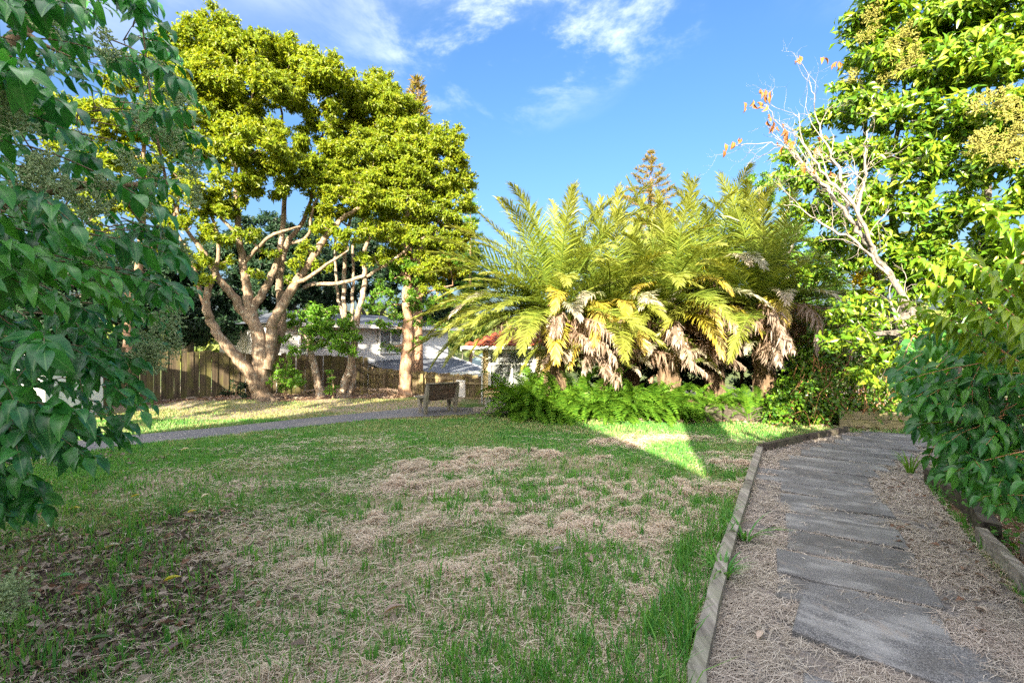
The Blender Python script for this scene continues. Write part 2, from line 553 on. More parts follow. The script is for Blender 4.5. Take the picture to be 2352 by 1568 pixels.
# wood, stone, paint
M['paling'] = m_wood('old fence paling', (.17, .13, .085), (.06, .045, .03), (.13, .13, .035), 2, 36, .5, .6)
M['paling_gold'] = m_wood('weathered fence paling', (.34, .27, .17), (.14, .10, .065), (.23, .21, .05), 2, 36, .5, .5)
M['rail'] = m_wood('fence rail', (.34, .28, .18), (.15, .11, .07), (.25, .22, .06), 0, 30, .4, .4)
M['bench_dark'] = m_wood('dark bench plank', (.17, .115, .085), (.055, .036, .028), (.22, .20, .185), 0, 34, .5, .35)
M['bench_grey'] = m_wood('grey bench timber', (.33, .30, .265), (.16, .14, .12), (.18, .19, .08), 2, 34, .4, .3)
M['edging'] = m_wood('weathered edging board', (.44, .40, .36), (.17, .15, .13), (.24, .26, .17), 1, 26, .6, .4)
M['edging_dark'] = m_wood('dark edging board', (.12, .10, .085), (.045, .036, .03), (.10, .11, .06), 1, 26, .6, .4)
M['deck'] = m_wood('old deck board', (.40, .34, .22), (.18, .15, .09), (.28, .27, .10), 0, 30, .5, .5)
M['cream'] = m_plain('cream weatherboard paint', (.72, .58, .32), .55, .3, .06, 2)
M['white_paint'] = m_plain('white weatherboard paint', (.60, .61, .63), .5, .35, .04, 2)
M['white_trim'] = m_plain('white trim paint', (.78, .78, .77), .45, .35, .04, 3)
M['roof_grey'] = m_plain('grey roofing iron', (.11, .125, .16), .45, .4, .12, 1.2)
M['roof_green'] = m_plain('green roofing iron', (.16, .24, .24), .45, .4, .12, 1.2)
M['tile_red'] = m_plain('red roof tile', (.46, .12, .06), .6, .3, .25, 3)
M['concrete'] = m_plain('grey concrete plinth', (.44, .43, .43), .85, .2, .12, 4)
M['red_sill'] = m_plain('red brown sill', (.30, .08, .05), .5, .3, .15, 3)
M['curtain'] = m_plain('pale curtain', (.62, .60, .58), .9, .1, .08, 5)
M['curtain_brown'] = m_plain('brown curtain', (.30, .22, .19), .9, .1, .15, 5)
M['room_dark'] = m_plain('dark room', (.05, .05, .055), .9, .1, .2, 3)
M['brick'] = m_plain('house wall render', (.45, .42, .38), .8, .2, .1, 2)
M['grey_box'] = m_plain('grey painted panel', (.55, .53, .52), .6, .3, .15, 3)
M['steel'] = m_plain('white steel cladding', (.74, .75, .78), .4, .4, .04, 2)


def m_glass():
    t = NT('window glass')
    t.fin((.72, .78, .80), .04, .5)
    t.b.inputs['Transmission Weight'].default_value = .75
    t.b.inputs['IOR'].default_value = 1.45
    return t.m


M['glass'] = m_glass()


def m_paver():
    t = NT('speckled concrete paver')
    v = t.coords()
    sp = t.noise(v, 150, 2, .6)
    bl = t.noise(t.mapping(v, (1.3, 3.5, 1)), 1.6, 5, .6)
    c = t.mix(t.smooth(sp, .40, .66), (.085, .085, .09), (.29, .285, .285))
    c = t.mix(t.math('MULTIPLY', t.smooth(bl, .44, .68), .6), c, (.40, .395, .39))
    c = t.mix(t.math('MULTIPLY', t.smooth(t.noise(v, 2.6, 6, .65), .45, .68), .6), c, (.10, .095, .09))
    c = t.mix(t.math('MULTIPLY', t.smooth(t.noise(v, 7, 6, .7), .55, .7), .5), c, (.30, .25, .21))
    c = t.mix(t.math('MULTIPLY', t.n('ObjectInfo').outputs['Random'], .4), c, t.mix(1.0, c, (.6, .6, .6), 'MULTIPLY'))
    t.bump(sp, .5, .004)
    return t.fin(c, .85, .25)


M['paver'] = m_paver()


def m_asphalt():
    t = NT('old asphalt')
    v = t.coords('Object', False)
    sp = t.noise(v, 95, 2, .6)
    c = t.mix(t.smooth(sp, .40, .60), (.075, .075, .085), (.19, .19, .205))
    c = t.mix(t.smooth(t.noise(v, 34, 2, .5), .63, .67), c, (.55, .52, .48))
    c = t.mix(t.math('MULTIPLY', t.smooth(t.noise(v, 1.3, 5), .45, .7), .5), c, (.22, .2, .18))
    t.bump(sp, .5, .006)
    return t.fin(c, .85, .25)


M['asphalt'] = m_asphalt()


def m_pathbed():
    t = NT('gravel path bed')
    v = t.coords('Object', False)
    sp = t.n('TexVoronoi'); sp.inputs['Scale'].default_value = 55; t.L.new(v, sp.inputs['Vector'])
    c = t.ramp(t.noise(v, 60, 2), [(.35, (.09, .085, .085)), (.65, (.23, .215, .21))])
    c = t.mix(t.math('MULTIPLY', t.smooth(t.noise(v, 2.4, 6, .65), .42, .6), .8), c, (.28, .24, .21))
    t.bump(sp.outputs['Distance'], .6, .012)
    return t.fin(c, .9, .15)


M['pathbed'] = m_pathbed()


def m_ground():
    t = NT('garden soil and thatch')
    v = t.coords('Object', False)
    a = t.n('VertexColor'); a.layer_name = 'zone'
    s = t.n('SeparateColor'); t.L.new(a.outputs[0], s.inputs[0])
    fine = t.noise(v, 42, 4, .7)
    mid = t.noise(v, 5.5, 6, .65)
    big = t.noise(v, .8, 5, .6)
    green = t.mix(t.smooth(fine, .35, .65), (.055, .12, .035), (.13, .22, .065))
    thatch = t.mix(t.smooth(fine, .32, .66), (.20, .155, .105), (.40, .33, .25))
    soil = t.mix(t.smooth(fine, .35, .65), (.035, .027, .022), (.11, .082, .066))
    mulch = t.mix(t.smooth(fine, .35, .65), (.10, .058, .038), (.27, .165, .11))
    g = t.smooth(t.math('ADD', s.outputs[0], t.math('MULTIPLY', t.math('SUBTRACT', mid, .5), .9)), .3, .7)
    c = t.mix(g, thatch, green)
    c = t.mix(t.smooth(t.math('ADD', s.outputs[2], t.math('MULTIPLY', t.math('SUBTRACT', mid, .5), .9)), .35, .65), c, soil)
    c = t.mix(t.smooth(t.math('ADD', s.outputs[1], t.math('MULTIPLY', t.math('SUBTRACT', mid, .5), .8)), .35, .65), c, mulch)
    far = t.mix(t.smooth(big, .4, .6), (.07, .10, .04), (.13, .15, .06))
    fm = t.n('SeparateXYZ'); t.L.new(v, fm.inputs[0])
    c = t.mix(t.smooth(fm.outputs[1], 20, 30), c, far)
    t.bump(t.math('ADD', fine, mid), .6, .03)
    return t.fin(c, .95, .1)


M['ground'] = m_ground()

# ------------------------------------------------------------------ ground, paths
PATH_L = np.array([(.30, .6), (.945, 2.33), (1.61, 3.48), (2.83, 5.44), (3.89, 7.14), (4.8, 7.75), (6.48, 8.75)])
PATH_R = np.array([(2.75, .9), (3.13, 2.6), (4.02, 4.0), (5.07, 5.6), (5.9, 6.4), (7.3, 7.5), (8.4, 8.2)])


def resample(P, n):
    P = np.asarray(P, float)
    s = np.concatenate([[0], np.cumsum(np.linalg.norm(np.diff(P, axis=0), axis=1))])
    u = np.linspace(0, s[-1], n)
    return np.stack([np.interp(u, s, P[:, k]) for k in range(P.shape[1])], 1)


def seg_dist(x, y, P):
    d = np.full(np.shape(x), 1e9)
    for a, b in zip(P[:-1], P[1:]):
        ab = b - a
        t = np.clip(((x - a[0]) * ab[0] + (y - a[1]) * ab[1]) / (ab @ ab), 0, 1)
        d = np.minimum(d, np.hypot(x - a[0] - t * ab[0], y - a[1] - t * ab[1]))
    return d


def in_poly(x, y, P):
    c = np.zeros(np.shape(x), bool)
    for (x0, y0), (x1, y1) in zip(P, np.roll(P, -1, 0)):
        m = ((y0 > y) != (y1 > y)) & (x < (x1 - x0) * (y - y0) / (y1 - y0 + 1e-12) + x0)
        c ^= m
    return c


PATH_POLY = np.concatenate([PATH_L, PATH_R[::-1]])
AU = np.array([G(*p)[:2] for p in ((-260, 1050), (60, 1026), (250, 1004), (500, 982), (700, 961), (880, 944), (980, 934), (1100, 936), (1180, 937))])
AL = np.array([G(*p)[:2] for p in ((-260, 1095), (60, 1060), (300, 1022), (500, 1002), (700, 980), (870, 962), (960, 957), (1060, 953), (1180, 944))])
ASPH_POLY = np.concatenate([AU, AL[::-1]])
MULCH = np.array([(-12.5, 11.0), (-9.6, 12.0), (-8.6, 12.5), (-7.2, 13.1), (-5.5, 13.6), (-3.6, 14.2), (-2.3, 15.2), (-1, 15.4), (-1, 17), (-5, 19), (-13, 13)])


def zones(x, y):
    x = np.asarray(x, float); y = np.asarray(y, float)
    n = fbm(x * .9, y * .9, 3, 4) - .5
    m = fbm(x * .35, y * .35, 21, 3) - .5
    green = .60 + 1.0 * n + .5 * m
    green = green + .25 * sstep(6.0, 8.5, y) * (1 - sstep(10, 11.5, y))
    green = green - .30 * sstep(4.2, 2.2, y) * sstep(-2.6, -.6, x)
    green = green - .35 * np.exp(-(((x - 1.2) / 2.0) ** 2 + ((y - 5.2) / 1.6) ** 2))
    green = green - .22 * ((y > 10.2) & (x < -1.5))
    green = green - .2 * sstep(9.6, 10.4, y) * (x > -1)
    litter = np.exp(-(((x + 3.1) / 1.9) ** 2 + ((y - 3.1) / 1.35) ** 2)) * .85 + np.exp(-(((x + 7.5) / 2.5) ** 2 + ((y - 7.5) / 1.5) ** 2)) * .35
    litter = litter + 1.1 * n * (litter > .08)
    mul = in_poly(x + .5 * n, y + .7 * n, MULCH).astype(float)
    mul = np.maximum(mul, ((x > 2.0) & (y > 10.6 + .4 * n) & (y < 15)).astype(float) * .9)
    mul = np.maximum(mul, in_poly(x, y, np.array([(3.2, 2), (9, 2), (9, 7.4), (6, 6.4), (5.1, 5.6), (4.1, 4.0)])) * .85)
    return np.clip(green, 0, 1), np.clip(mul, 0, 1), np.clip(litter, 0, 1)


def gh(x, y):
    """ground sheet height with lawn unevenness"""
    h = hgt(x, y)
    dp = in_poly(x, y, PATH_POLY) | in_poly(x, y, ASPH_POLY)
    near = np.minimum(seg_dist(x, y, PATH_L), seg_dist(x, y, PATH_R))
    near = np.minimum(near, np.minimum(seg_dist(x, y, AU), seg_dist(x, y, AL)))
    k = np.where(dp, 0, sstep(.15, .8, near)) * (1 - sstep(13, 20, y))
    h = h + k * (.075 * (fbm(x * .8, y * .8, 40, 3) - .35) + .03 * (fbm(x * 3.2, y * 3.2, 50, 2) - .4))
    return h - .012 * dp


def build_ground():
    def axis(lo, hi, a, b, st):
        near = np.arange(a, b + 1e-6, st)
        up = [b]; s = st
        while up[-1] < hi: s *= 1.22; up.append(up[-1] + s)
        dn = [a]; s = st
        while dn[-1] > lo: s *= 1.22; dn.append(dn[-1] - s)
        return np.concatenate([np.array(dn[1:][::-1]), near, np.array(up[1:])])
    xs = axis(-900, 900, -13, 10, .11); ys = axis(-300, 1500, -.5, 18, .11)
    X, Y = np.meshgrid(xs, ys)
    Z = gh(X.ravel(), Y.ravel())
    V = np.stack([X.ravel(), Y.ravel(), Z], 1)
    nx, ny = len(xs), len(ys)
    i = np.arange(ny - 1)[:, None] * nx + np.arange(nx - 1)[None]
    F = np.stack([i, i + 1, i + nx + 1, i + nx], -1).reshape(-1, 4)
    me = MB().add(V, F).mesh('ground', M['ground'], True)
    g, m, l = zones(V[:, 0], V[:, 1])
    ca = me.color_attributes.new('zone', 'FLOAT_COLOR', 'POINT')
    ca.data.foreach_set('color', np.stack([g, m, l, np.ones_like(g)], 1).astype(np.float32).ravel())
    tag(put('ground', me), kind='structure')


build_ground()


def strip(A, B, n, m, z):
    a = resample(A, n); b = resample(B, n)
    t = np.linspace(0, 1, m)[None, :, None]
    P = a[:, None] * (1 - t) + b[:, None] * t
    P = P.reshape(-1, 2)
    V = np.concatenate([P, (hgt(P[:, 0], P[:, 1]) + z)[:, None]], 1)
    i = np.arange(n - 1)[:, None] * m + np.arange(m - 1)[None]
    F = np.stack([i, i + m, i + m + 1, i + 1], -1).reshape(-1, 4)[:, ::-1]
    return MB().add(V, F)


path = tag(strip(PATH_L, PATH_R, 60, 14, .004).obj('garden_path', M['pathbed']), kind='structure')
asph = tag(strip(AU, AL, 70, 6, .006).obj('asphalt_path', M['asphalt']), kind='structure')

# pavers: each slab of the garden path
PC = np.array([(1.62, 1.75), (2.17, 2.62), (2.27, 3.02), (2.50, 3.36), (2.80, 3.78), (3.03, 4.18), (3.24, 4.52), (3.42, 4.85), (3.62, 5.2), (3.80, 5.55), (4.0, 5.88), (4.28, 6.2), (4.62, 6.5), (4.98, 6.78), (5.32, 7.05), (5.68, 7.32), (6.05, 7.6), (6.42, 7.86), (6.8, 8.12), (7.15, 8.36)])


def paver_mesh(w, d, seed):
    r = np.random.default_rng(seed)
    n = 5
    xs = np.linspace(-w / 2, w / 2, n)
    front = np.stack([xs, -d / 2 + r.normal(0, .008, n), np.zeros(n)], 1)
    back = np.stack([xs[::-1], d / 2 + r.normal(0, .008, n), np.zeros(n)], 1)
    ring = np.concatenate([front, back])
    k = len(ring)
    c = ring.mean(0)
    inner = c + (ring - c) * (1 - .012 / np.maximum(np.linalg.norm(ring - c, axis=1, keepdims=True), .05))
    V = np.concatenate([ring + (0, 0, -.03), ring + (0, 0, .022), inner + (0, 0, .030)])
    j = np.arange(k); jn = (j + 1) % k
    F = np.concatenate([np.stack([j, jn, k + jn, k + j], 1), np.stack([k + j, k + jn, 2 * k + jn, 2 * k + j], 1)])
    top = [(2 * k + i, 2 * k + i + 1, 2 * k + (2 * n - 2 - i), 2 * k + (2 * n - 1 - i)) for i in range(n - 1)]
    return MB().add(V, F, np.array(top)).mesh('paver', M['paver'])


PAVERS = []
rp = np.random.default_rng(3)
for i, (x, y) in enumerate(PC):
    a = PC[max(i - 1, 0)]; b = PC[min(i + 1, len(PC) - 1)]
    dx, dy = b - a
    ang = math.atan2(dy, dx) - math.pi / 2
    if i <= 3: ang = R((-34, -38, -32, -30)[i])
    if i > 10: ang = R(-26 - (i - 10) * 1.2)
    gap = np.linalg.norm(b - a) / (2 if 0 < i < len(PC) - 1 else 1)
    wd = rp.uniform(.84, .98) if i < 11 else rp.uniform(1.05, 1.2)
    dd = gap * .93 if i != 1 else .50
    o = put('paver', paver_mesh(wd, dd, 100 + i), path)
    o.location = (x, y, .0 + (-.012 if i in (2, 4, 6) else rp.uniform(-.007, .004)))
    ang += rp.normal(0, .03)
    PAVERS.append((x, y, ang, wd, dd))
    o.rotation_euler = (rp.normal(0, .012), rp.normal(0, .012), ang)
for (x, y, w) in ((3.72, 5.92, .55), (3.55, 5.62, .5)):
    o = put('paver', paver_mesh(w, .24, int(x * 100)), path)
    o.location = (x - .25, y + .14, -.002); o.rotation_euler = (0, 0, R(-27))


# edging boards along the lawn and along the planted side
def edging(name, label, P, w, h, mat, lens, group, lean=0.0):
    P = np.asarray(P, float)
    t = thing(name, label, 'edging', (P[0][0], P[0][1], 0), group)
    s = np.concatenate([[0], np.cumsum(np.linalg.norm(np.diff(P, axis=0), axis=1))])
    u = 0; i = 0
    while u < s[-1] - .05:
        nx = [v for v in s if v > u + .02][0]
        e = min(u + lens, nx)
        if nx - e < .4: e = nx
        a = np.array([np.interp(u + .004, s, P[:, k]) for k in (0, 1)]); b = np.array([np.interp(e - .004, s, P[:, k]) for k in (0, 1)])
        m = MB()
        za = h * rp.uniform(.92, 1.05); zb = h * rp.uniform(.92, 1.05)
        n = 7
        tt = np.linspace(0, 1, n)
        d = norm(b - a); side = np.array((-d[1], d[0]))
        C = a + (b - a) * tt[:, None]
        wv = w * (1 + rp.normal(0, .05, n)); zz = za + (zb - za) * tt + rp.normal(0, .004, n)
        le = C + side * (wv / 2)[:, None] ; ri = C - side * (wv / 2)[:, None]
        V = np.concatenate([np.c_[le, np.full(n, -.08)], np.c_[le + side * lean, zz], np.c_[ri + side * lean, zz - .003], np.c_[ri, np.full(n, -.08)]])
        F = []
        for k in range(n - 1):
            for q in range(4):
                q2 = (q + 1) % 4
                F.append((q * n + k, q * n + k + 1, q2 * n + k + 1, q2 * n + k))
        F += [(0, n, 2 * n, 3 * n), (n - 1, 4 * n - 1, 3 * n - 1, 2 * n - 1)]
        m.add(V, np.array(F))
        m.obj('board', mat, t)
        u = e; i += 1
    return t


edging('timber_edging', 'long grey timber edging board between the lawn and the paved path', PATH_L[:5] + (0, 0), .085, .10, M['edging'], 1.9, 'timber edging along the garden path')
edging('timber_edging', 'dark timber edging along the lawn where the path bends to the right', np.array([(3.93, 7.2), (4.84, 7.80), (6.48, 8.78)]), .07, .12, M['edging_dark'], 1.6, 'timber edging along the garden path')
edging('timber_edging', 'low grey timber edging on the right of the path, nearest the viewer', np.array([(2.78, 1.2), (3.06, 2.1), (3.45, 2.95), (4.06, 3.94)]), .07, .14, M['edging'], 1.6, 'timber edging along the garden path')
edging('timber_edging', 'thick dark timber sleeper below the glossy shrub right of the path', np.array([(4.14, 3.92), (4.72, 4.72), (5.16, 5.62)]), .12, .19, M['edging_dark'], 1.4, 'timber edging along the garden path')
st = thing('stake', 'short square timber stake behind the right path edging', 'stake', (4.12, 3.62, 0))
MB().box((4.12, 3.62, .08), (.075, .075, .26)).box((4.12, 3.62, .215), (.066, .066, .012)).obj('post', M['edging'], st)

rw = thing('retaining_wall', 'low black timber retaining wall in front of the ivy bank', 'retaining wall', (4.4, 10.2, 0))
for k in range(2):
    for q in range(2):
        a = np.array((4.25 + q * 1.42, 10.02 + q * -.16, .09 + .155 * k)); b = a + (1.41, -.16, 0)
        MB().bar(a, b, .09, .148).obj('board', M['edging_dark'], rw)
for x in (4.6, 6.1): MB().box((x, 9.84 - (x - 4.4) * .11, .16), (.08, .08, .42)).obj('post', M['edging_dark'], rw)

dk = thing('timber_barrier', 'low barrier of two worn horizontal boards closing the far end of the path', 'barrier', (7.2, 9.1, 0))
for k in range(2):
    MB().bar((6.65, 9.25, .10 + k * .165), (9.0, 8.75, .10 + k * .165), .045, .155).obj('board', M['deck'], dk)
for x in (6.8, 7.9, 8.9): MB().box((x, 9.36 - (x - 6.65) * .213, .13), (.09, .09, .34)).obj('post', M['deck'], dk)
tm = tag(MB().bar((-.95, 11.35, .05), (1.0, 11.0, .05), .14, .14).obj('timber_sleeper', M['edging'], None), 'flat grey timber sleeper lying on the asphalt behind the bench', 'sleeper')


# ------------------------------------------------------------------ fences
def paling_fence(name, label, A, B, hA, hB, w, mat, gap=.006, rails=(), posts=0, front=-1, jag=.03, overlap=False):
    A = np.array(A, float); B = np.array(B, float)
    t = thing(name, label, 'fence', A)
    L = np.linalg.norm((B - A)[:2]); d = norm((B - A)[:2]); nrm = np.array((d[1], -d[0]))
    n = int(L / w)
    ang = math.atan2(d[1], d[0])
    meshes = []
    for k in range(6):
        m = MB(); z = np.array((0, .5, 1.0))
        ww = w - gap
        x0 = -ww / 2 + rp.normal(0, .004, 3); x1 = ww / 2 + rp.normal(0, .004, 3)
        V = []
        for yy in (-.010, .010):
            for j in range(3):
                V.append((x0[j], yy, z[j])); V.append((x1[j], yy, z[j] + (rp.normal(0, .012) if j == 2 else 0)))
        F = [(0, 1, 3, 2), (2, 3, 5, 4), (7, 6, 8, 9), (9, 8, 10, 11), (0, 2, 8, 6), (2, 4, 10, 8), (3, 1, 7, 9), (5, 3, 9, 11), (4, 5, 11, 10)]
        m.add(V, np.array(F)); meshes.append(m.mesh('paling', mat))
    for i in range(n):
        f = (i + .5) / n
        P = A + (B - A) * f
        h = hA + (hB - hA) * f + rp.normal(0, jag)
        o = bpy.data.objects.new('paling', meshes[i % 6]); COL.objects.link(o); o.parent = t
        off = rp.normal(0, .002) + (.022 if overlap and i % 2 else 0)
        q = P - A
        o.location = (q[0] + nrm[0] * off, q[1] + nrm[1] * off, q[2] - .05)
        o.rotation_euler = (0, rp.normal(0, .006), ang)
        o.scale = (1, 1, h + .05)
    for (z0, hh, fr) in rails:
        a = A + np.array((*(nrm * fr), hA * z0)); b = B + np.array((*(nrm * fr), hB * z0))
        k = max(1, int(L / 2.4))
        for q in range(k):
            MB().bar(a + (b - a) * (q / k + .002), a + (b - a) * ((q + 1) / k - .002), .045, hh).obj('rail', M['rail'], t)
    for q in range(posts):
        f = (q + .5) / posts if posts else 0
        P = A + (B - A) * f + np.array((*(nrm * .115), 0))
        h = (hA + (hB - hA) * f) * .95
        MB().box(P + (0, 0, h / 2 - .1), (.10, .10, h + .2), ((d[0], nrm[0], 0), (d[1], nrm[1], 0), (0, 0, 1))).obj('post', M['paling_gold'], t)
    return t


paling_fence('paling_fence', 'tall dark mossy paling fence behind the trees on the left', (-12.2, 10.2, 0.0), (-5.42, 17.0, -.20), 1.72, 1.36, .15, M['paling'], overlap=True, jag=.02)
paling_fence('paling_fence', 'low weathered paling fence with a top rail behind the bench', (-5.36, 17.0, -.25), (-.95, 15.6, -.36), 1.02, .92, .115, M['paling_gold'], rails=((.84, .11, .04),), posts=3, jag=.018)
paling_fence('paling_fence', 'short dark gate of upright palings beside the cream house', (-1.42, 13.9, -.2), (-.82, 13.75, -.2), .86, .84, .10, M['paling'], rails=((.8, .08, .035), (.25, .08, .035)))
bx = thing('panel', 'grey painted panel leaning against the low fence near the house', 'panel', (-1.62, 14.6, -.25))
MB().box((-1.62, 14.6, .10), (.36, .06, .74), ((.8, .6, 0), (-.6, .8, 0), (0, 0, 1))).obj('sheet', M['grey_box'], bx)
MB().box((-1.62, 14.6, .487), (.40, .09, .03), ((.8, .6, 0), (-.6, .8, 0), (0, 0, 1))).obj('cap', M['white_trim'], bx)

# white steel shed on the far left
sh = thing('shed', 'white steel clad shed half hidden by the dark leaves at the left edge', 'shed', (-11, 9.4, 0))
for i in range(17):
    x = -13.2 + i * .2
    m = MB()
    prof = [(0, 0), (.05, 0), (.065, -.022), (.105, -.022), (.12, 0), (.2, 0)]
    V = [(x + a, 9.55 + b, z) for z in (0, 1.62) for a, b in prof]
    m.add(V, np.array([(k, k + 1, k + 7, k + 6) for k in range(5)]))
    m.obj('cladding_sheet', M['steel'], sh)
MB().box((-11.5, 9.62, .8), (3.4, .1, 1.58)).box((-11.5, 10.3, .8), (3.38, 1.24, 1.55)).obj('wall', M['steel'], sh)
m = MB(); m.add([(-13.4, 9.45, 1.64), (-9.72, 9.45, 1.64), (-9.72, 11, 1.62), (-13.4, 11, 1.62), (-13.4, 9.45, 1.69), (-9.72, 9.45, 1.69), (-9.72, 11, 1.67), (-13.4, 11, 1.67)],
                [(0, 3, 2, 1), (4, 5, 6, 7), (0, 1, 5, 4), (1, 2, 6, 5), (2, 3, 7, 6), (3, 0, 4, 7)])
m.obj('roof', M['roof_grey'], sh)


# ------------------------------------------------------------------ cream house by the palms
def board_mesh(L, h, mat, t=.018):
    """weatherboard: bottom edge proud of the one below"""
    V = [(0, 0, 0), (L, 0, 0), (L, -t, 0), (0, -t, 0), (0, 0, h), (L, 0, h), (L, -.003, h), (0, -.003, h)]
    return MB().add(V, [(0, 1, 2, 3), (4, 7, 6, 5), (3, 2, 6, 7), (0, 4, 5, 1), (0, 3, 7, 4), (1, 5, 6, 2)]).mesh('weatherboard', mat)


hx0, hx1, hy0, hy1 = -.76, 1.20, 12.1, 19.0
ch = thing('cream_house', 'cream weatherboard house with a red tiled roof behind the palms', 'house', (hx0, hy0, 0))
MB().box(((hx0 + hx1) / 2, (hy0 + hy1) / 2 + .05, .05), (hx1 - hx0 - .06, hy1 - hy0, .60)).obj('plinth', M['concrete'], ch)
wz0, wz1 = .27, 1.62
wx0, wx1, wy0, wy1 = -.56, .55, .60, 1.45     # window opening
m = MB()
cy = (hy0 + .04 + hy1) / 2
for (a, b, c, d) in ((hx0 + .02, wx0, wz0, wz1), (wx1, hx1, wz0, wz1), (wx0, wx1, wz0, wy0), (wx0, wx1, wy1, wz1)):
    m.box(((a + b) / 2, hy0 + .06, (c + d) / 2), (b - a, .06, d - c))
m.box((hx0 + .05, (hy0 + .1 + hy1) / 2, (wz0 + wz1) / 2 + .002), (.06, hy1 - hy0 - .1, wz1 - wz0)).box((hx1 - .05, (hy0 + .1 + hy1) / 2, (wz0 + wz1) / 2 + .002), (.06, hy1 - hy0 - .1, wz1 - wz0))
m.obj('wall', M['cream'], ch)
bh = .15
full = board_mesh(hx1 - hx0, bh, M['cream']); lb = board_mesh(wx0 - .07 - hx0, bh, M['cream']); rb = board_mesh(hx1 - wx1 - .07, bh, M['cream'])
side = board_mesh(hy1 - hy0, bh, M['cream'])
for i in range(9):
    z = wz0 + i * bh
    if z + bh < wy0 + .01 or z > wy1 - .01:
        o = put('weatherboard', full, ch, (0, .028, z))
    else:
        put('weatherboard', lb, ch, (0, .028, z)); put('weatherboard', rb, ch, (wx1 + .07 - hx0, .028, z))
    o = put('weatherboard', side, ch, (.0, hy1 - hy0 + .028, z)); o.rotation_euler = (0, 0, R(-90))
MB().box((hx0 - .005, hy0 + .005, (wz0 + wz1) / 2), (.035, .035, wz1 - wz0)).obj('corner_trim', M['cream'], ch)
wi = MB()
for (a, b, c, d) in ((wx0 - .07, wx0, wy0 - .06, wy1 + .06), (wx1, wx1 + .07, wy0 - .06, wy1 + .06), (wx0, wx1, wy0 - .06, wy0), (wx0, wx1, wy1, wy1 + .06), (wx0, wx1, 1.13, 1.18), (-.03, .02, wy0, 1.13)):
    wi.box(((a + b) / 2, hy0 + .012, (c + d) / 2), (b - a, .07, d - c))
win = wi.obj('window', M['white_trim'], ch)
MB().box((0, hy0 + .035, (wy0 + wy1) / 2), (wx1 - wx0, .006, wy1 - wy0)).obj('pane', M['glass'], win)
MB().box(((wx0 + wx1) / 2, hy0 - .02, wy0 - .085), (wx1 - wx0 + .24, .11, .04)).obj('sill', M['red_sill'], win)


def curtain(x0, x1, y, z0, z1, mat, parent):
    n = 40; xs = np.linspace(x0, x1, n)
    ys = y + .025 * np.sin(np.linspace(0, 8 * np.pi, n)) * rp.uniform(.6, 1.2, n)
    V = np.concatenate([np.c_[xs, ys, np.full(n, z0)], np.c_[xs, ys, np.full(n, z1)]])
    i = np.arange(n - 1)
    return MB().add(V, np.stack([i, i + 1, i + 1 + n, i + n], 1)).obj('curtain', mat, parent, True)


curtain(wx0 - .02, -.28, hy0 + .16, wy0 - .03, wy1, M['curtain'], win)
curtain(-.26, .30, hy0 + .19, wy0 - .03, wy1, M['curtain_brown'], win)
MB().box(((hx0 + hx1) / 2, hy0 + 1.2, 1.0), (hx1 - hx0 - .3, .02, 1.2)).obj('room_wall', M['room_dark'], ch)
# roof: hipped front, tiles as parts on the front slope
ez = 1.62; ex0, ex1 = hx0 - .52, hx1 + .5; ey = hy0 - .5
rm = (ex0 + ex1) / 2; rz = ez + .60; ry = ey + 1.6
m = MB(); V = [(ex0, ey, ez), (ex1, ey, ez), (ex1, hy1 + .4, ez), (ex0, hy1 + .4, ez), (rm, ry, rz), (rm, hy1 - 1, rz)]
m.add(V, [(0, 1, 4), (2, 3, 5)], [(1, 2, 5, 4), (3, 0, 4, 5), (0, 3, 2, 1)])
rf = m.obj('roof', M['tile_red'], ch)


def tile_mesh(w, l):
    n = 5; xs = np.linspace(-w / 2, w / 2, n)
    zs = .022 * np.cos(np.linspace(-np.pi, np.pi, n)) + .022
    V = np.concatenate([np.c_[xs, np.zeros(n), zs + .03], np.c_[xs, np.full(n, l), zs + .005], np.c_[xs, np.zeros(n), zs + .008]])
    i = np.arange(n - 1)
    return MB().add(V, np.concatenate([np.stack([i, i + 1, i + 1 + n, i + n], 1), np.stack([i + 2 * n, i + 1 + 2 * n, i + 1, i], 1)])).mesh('roof_tile', M['tile_red'])


tm_ = tile_mesh(.21, .27)


def tile_slope(a, b, c, rows, origin_obj):
    """tiles on the triangle a-b (eave), apex c"""
    a, b, c = map(lambda q: np.array(q, float), (a, b, c))
    xd = norm(b - a); foot = a + xd * ((c - a) @ xd); up = c - foot; H = np.linalg.norm(up); up = up / H
    nz = np.cross(xd, up)
    F = np.stack([xd, up, nz], 1)
    for r in range(int(H / .24)):
        t = (r * .24) / H
        l = a + (c - a) * min(t + .06, 1); r_ = b + (c - b) * min(t + .06, 1)
        n = int(np.linalg.norm(r_ - l) / .205)
        for k in range(n):
            P = l + xd * (.1 + k * .205) - up * (.06 * H + .02) + nz * .004
            put('roof_tile', tm_, rf, M=mat4(F, P, 1.0))


tile_slope((ex0, ey, ez), (ex1, ey, ez), (rm, ry, rz), 7, rf)
m = MB()
m.bar((ex0 - .02, ey - .03, ez - .03), (ex1, ey - .03, ez - .03), .04, .085).bar((ex0 - .02, ey, ez - .05), (ex0 - .02, hy1 + .4, ez - .05), .04, .12)
m.obj('gutter', M['white_trim'], ch)
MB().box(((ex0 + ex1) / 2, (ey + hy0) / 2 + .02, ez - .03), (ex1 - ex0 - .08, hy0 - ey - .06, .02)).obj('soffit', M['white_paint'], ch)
m = MB(); m.tube([(-.98, ey + .02, ez - .1), (-.98, ey + .06, ez - .22), (-.80, hy0 - .08, ez - .30), (-.79, hy0 - .05, ez - .36), (-.79, hy0 - .05, .1)], .028, 8)
m.obj('downpipe', M['white_trim'], ch, True)

